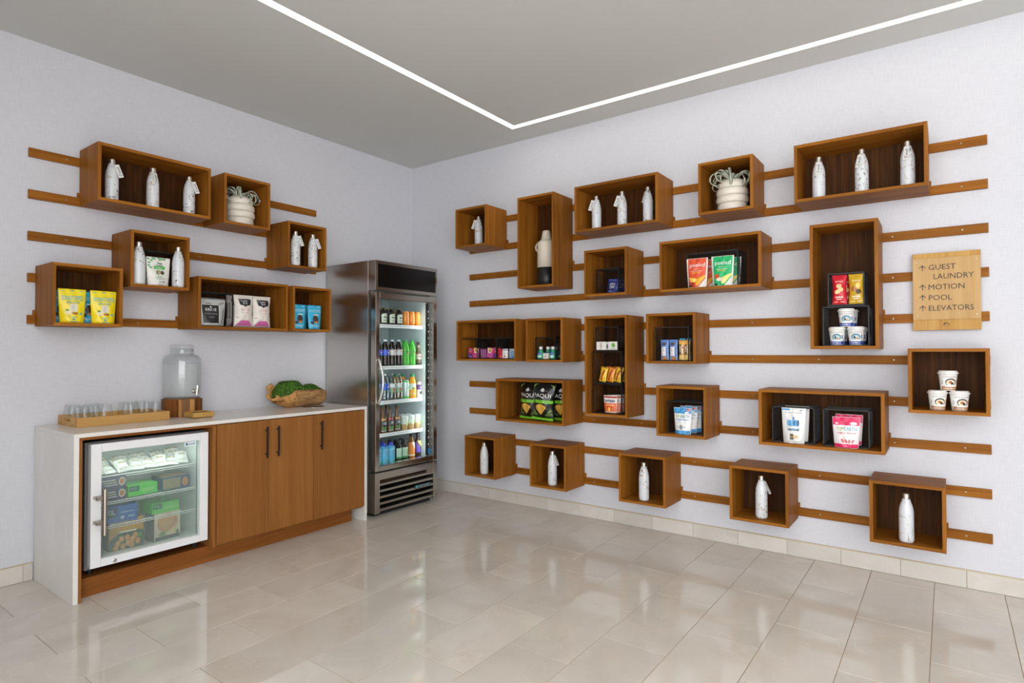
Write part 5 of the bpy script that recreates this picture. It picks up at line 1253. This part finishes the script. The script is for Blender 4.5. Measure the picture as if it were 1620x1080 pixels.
obj('jar', MB().lathe(jp, 48), jar_m, dp, smooth=True)
obj('water', MB().lathe([(.100, .0085), (.109, .013), (.1125, .022), (.1135, .236), (.112, .2365)], 40), water_m, dp, smooth=True)
obj('rim_band', MB().lathe([(.0725, .318), (.0725, .333)], 36, caps=False), jar_m, dp)
obj('lid', MB().lathe([(.060, .336), (.066, .342), (.074, .343), (.075, .352), (.073, .362), (.066, .367), (.058, .369)], 36), jar_m, dp, smooth=True)
sp = MB(); sa = math.radians(-12)
sp.lathe([(.016, 0), (.016, .006), (.010, .010), (.010, .030), (.012, .031)], 16)
spo = obj('tap', sp, chrome, dp, smooth=False); spo.location = (.1155 * math.cos(sa) + .003, .1155 * math.sin(sa) + .04, .047); spo.rotation_euler = (0, PI / 2, .3)
spo.location = (.116, .024, .050)
tp2 = MB().tube([(0, 0, .022), (-.012, 0, .022)], .004, 8); tp2.tube([(.026, 0, .026), (-.022, 0, .032)], .0075, 10); tp2.tube([(-.024, 0, .032), (-.040, 0, .033)], [.011, .008], 10)
obj('lever', tp2, chrome, spo, smooth=False)
ds = thing('small_dish', 'small square bamboo dish in front of the wooden stand', 'dish', (.327, -2.300, CH + .0004), math.radians(90))
dm_ = MB(); q = .068
obj('base', MB().box(-q + .006, -q + .006, .004, q - .006, q - .006, .009), bamboo_z, ds)
for s in (-1, 1):
    obj('side', MB().box(-q, s * q - .006 if s > 0 else -q, .004, q, q if s > 0 else -q + .006, .037), bamboo_z, ds, bevel=.0006)
    obj('side', MB().box(q - .006 if s > 0 else -q, -q + .0062, .004, q if s > 0 else -q + .006, q - .0062, .037), bamboo_z, ds, bevel=.0006)
obj('liner', MB().box(-q + .007, -q + .007, .0092, q - .007, q - .007, .030), paint((40, 34, 30), .6, name='dark_liner'), ds)
for sx in (-1, 1):
    for sy in (-1, 1): obj('foot', MB().lathe([(.006, 0), (.006, .0038)], 10, 0, sx * .055, sy * .055), black_m, ds)
# trash ring
rg = thing('waste_ring', 'round stainless waste ring set in the worktop by the fridge', 'ring', (.322, -1.392, CH))
obj('rim', MB().lathe([(.086, .0003), (.086, .0025), (.080, .004), (.073, .003), (.073, .0004)], 40), chrome, rg, smooth=True)
obj('opening', MB().lathe([(.073, .0004), (.073, .0009)], 40), paint((70, 66, 62), .3, .8, 'ring_well'), rg)
# moss log
lg_t = thing('moss_log', 'hollow driftwood log filled with green moss on the worktop', 'planter', (.195, -1.46, CH + .0004), LW + math.radians(4))
bark = NT('weathered_wood'); co = bark.coords((6, 60, 60)); n1 = bark.n('ShaderNodeTexNoise', i_Scale=1.0, i_Detail=6.0, i_Roughness=.7, i_Distortion=1.0); bark.l(co, n1.inputs[0])
rr = bark.ramp(n1.outputs[0], [(.30, (84, 58, 34)), (.48, (166, 124, 76)), (.62, (196, 154, 98)), (.75, (216, 182, 130))]); b_ = bark.bsdf((170, 130, 80), .7); bark.l(rr.outputs[0], b_.inputs['Base Color']); bark.bump(b_, n1.outputs[0], .8, .006)
fresh = NT('split_wood'); co = fresh.coords((9, 9, 9)); n1 = fresh.n('ShaderNodeTexNoise', i_Scale=1.0, i_Detail=6.0, i_Roughness=.65); fresh.l(co, n1.inputs[0])
rr = fresh.ramp(n1.outputs[0], [(.36, (120, 70, 30)), (.46, (196, 142, 78)), (.7, (214, 166, 102))]); b_ = fresh.bsdf((200, 150, 88), .7); fresh.l(rr.outputs[0], b_.inputs['Base Color']); fresh.bump(b_, n1.outputs[0], .5, .006)
rnd = random.Random(4)
NS, NA = 30, 20; LL = .465
def logsec(s):
    # s 0..1 from the broken end to the sawn end: centre height, radius, wrap half-angle front/back (degrees from straight down)
    rad = .070 + .018 * min(1, s * 3.0) if s < .33 else .088
    rad *= 1 - .10 * max(0, (s - .82) / .18) ** 2
    zc = rad + (.058 * (1 - s / .28) ** 1.1 if s < .28 else 0)
    af = 72 + 50 * min(1, max(0, (s - .10) / .24))
    ab = 165 - 55 * min(1, s / .35)
    return rad, zc, af, ab
outv = []; fs = []
for i in range(NS + 1):
    s = i / NS; rad, zc, af, ab = logsec(s)
    for layer, th in ((0, 0.0), (1, .016)):
        for k in range(NA + 1):
            ang = math.radians(-af + (af + ab) * k / NA)   # from front edge through bottom to back edge
            jit = 1 + .05 * math.sin(7 * ang + 9 * s) + .03 * math.sin(19 * s + 3 * ang) + rnd.uniform(-.012, .012)
            r = rad * jit - th
            x = -LL / 2 + LL * s + (.012 * math.sin(5 * ang) + rnd.uniform(-.006, .006) if i == 0 else 0)
            outv.append((x, r * math.sin(ang) * .95, max(zc - r * math.cos(ang), .0005 + th)))
def vid(i, layer, k): return (i * 2 + layer) * (NA + 1) + k
for i in range(NS):
    for k in range(NA):
        fs.append((vid(i, 0, k), vid(i + 1, 0, k), vid(i + 1, 0, k + 1), vid(i, 0, k + 1)))
        fs.append((vid(i, 1, k), vid(i, 1, k + 1), vid(i + 1, 1, k + 1), vid(i + 1, 1, k)))
    for k in (0, NA): fs.append((vid(i, 0, k), vid(i, 1, k), vid(i + 1, 1, k), vid(i + 1, 0, k)))
for i in (0, NS):
    for k in range(NA): fs.append((vid(i, 0, k), vid(i, 0, k + 1), vid(i, 1, k + 1), vid(i, 1, k)))
lm = MB(); lm.add(outv, fs)
for q_, f in enumerate(lm.f):
    cxm = sum(lm.v[i][0] for i in f) / 4
    lm.mi[q_] = 1 if cxm < -LL / 2 + .17 + .03 * math.sin(f[0]) else 0
obj('log', lm, [bark.m, fresh.m], lg_t, smooth=True)
obj('end_disc', MB().lathe([(.066, 0), (.066, .008)], 18), bark.m, lg_t).matrix_local = Matrix.Translation((LL / 2 - .012, 0, .074)) @ Matrix.Rotation(PI / 2, 4, 'Y')
moss = NT('moss_green'); co = moss.coords((60, 60, 60)); n1 = moss.n('ShaderNodeTexNoise', i_Scale=1.0, i_Detail=3.0); moss.l(co, n1.inputs[0])
rr = moss.ramp(n1.outputs[0], [(.35, (34, 70, 14)), (.52, (70, 116, 26)), (.7, (110, 150, 44))]); b_ = moss.bsdf((70, 110, 30), .85); moss.l(rr.outputs[0], b_.inputs['Base Color'])
def mound(x0, x1, ztop, zb, wy, name, seed):
    rn = random.Random(seed); vs = []; fs = []; nx, ny = 18, 12
    def P(u, v):
        x = x0 + (x1 - x0) * u; y = -wy + 2 * wy * v
        e = max(0, 1 - (2 * u - 1) ** 4) ** .5 * max(0, 1 - (2 * v - 1) ** 2) ** .5
        return Vector((x, y, zb + (ztop - zb) * e + .006 * math.sin(40 * x + seed) * math.sin(55 * y) * e))
    for i in range(nx + 1):
        for j in range(ny + 1): vs.append(P(i / nx, j / ny))
    for i in range(nx):
        for j in range(ny): fs.append((i * (ny + 1) + j, (i + 1) * (ny + 1) + j, (i + 1) * (ny + 1) + j + 1, i * (ny + 1) + j + 1))
    mb = MB().add(vs, fs)
    for _ in range(2600):
        u, v = rn.random(), rn.random(); p = P(u, v); d = Vector((rn.uniform(-.6, .6), (v - .5) * 1.4 + rn.uniform(-.5, .5), 1.0)).normalized() * rn.uniform(.006, .012)
        sd = Vector((rn.uniform(-1, 1), rn.uniform(-1, 1), .2)).normalized() * .0014
        s2 = sd.cross(d).normalized() * .0014
        mb.add([p - sd, p + sd, p + s2, p + d], [(0, 1, 3), (1, 2, 3), (2, 0, 3)])
    tag(obj('moss', mb, moss.m, lg_t, smooth=True), kind='stuff')
mound(-.205, .060, .205, .085, .062, 'moss', 1)
mound(.03, .205, .168, .092, .066, 'moss', 2)
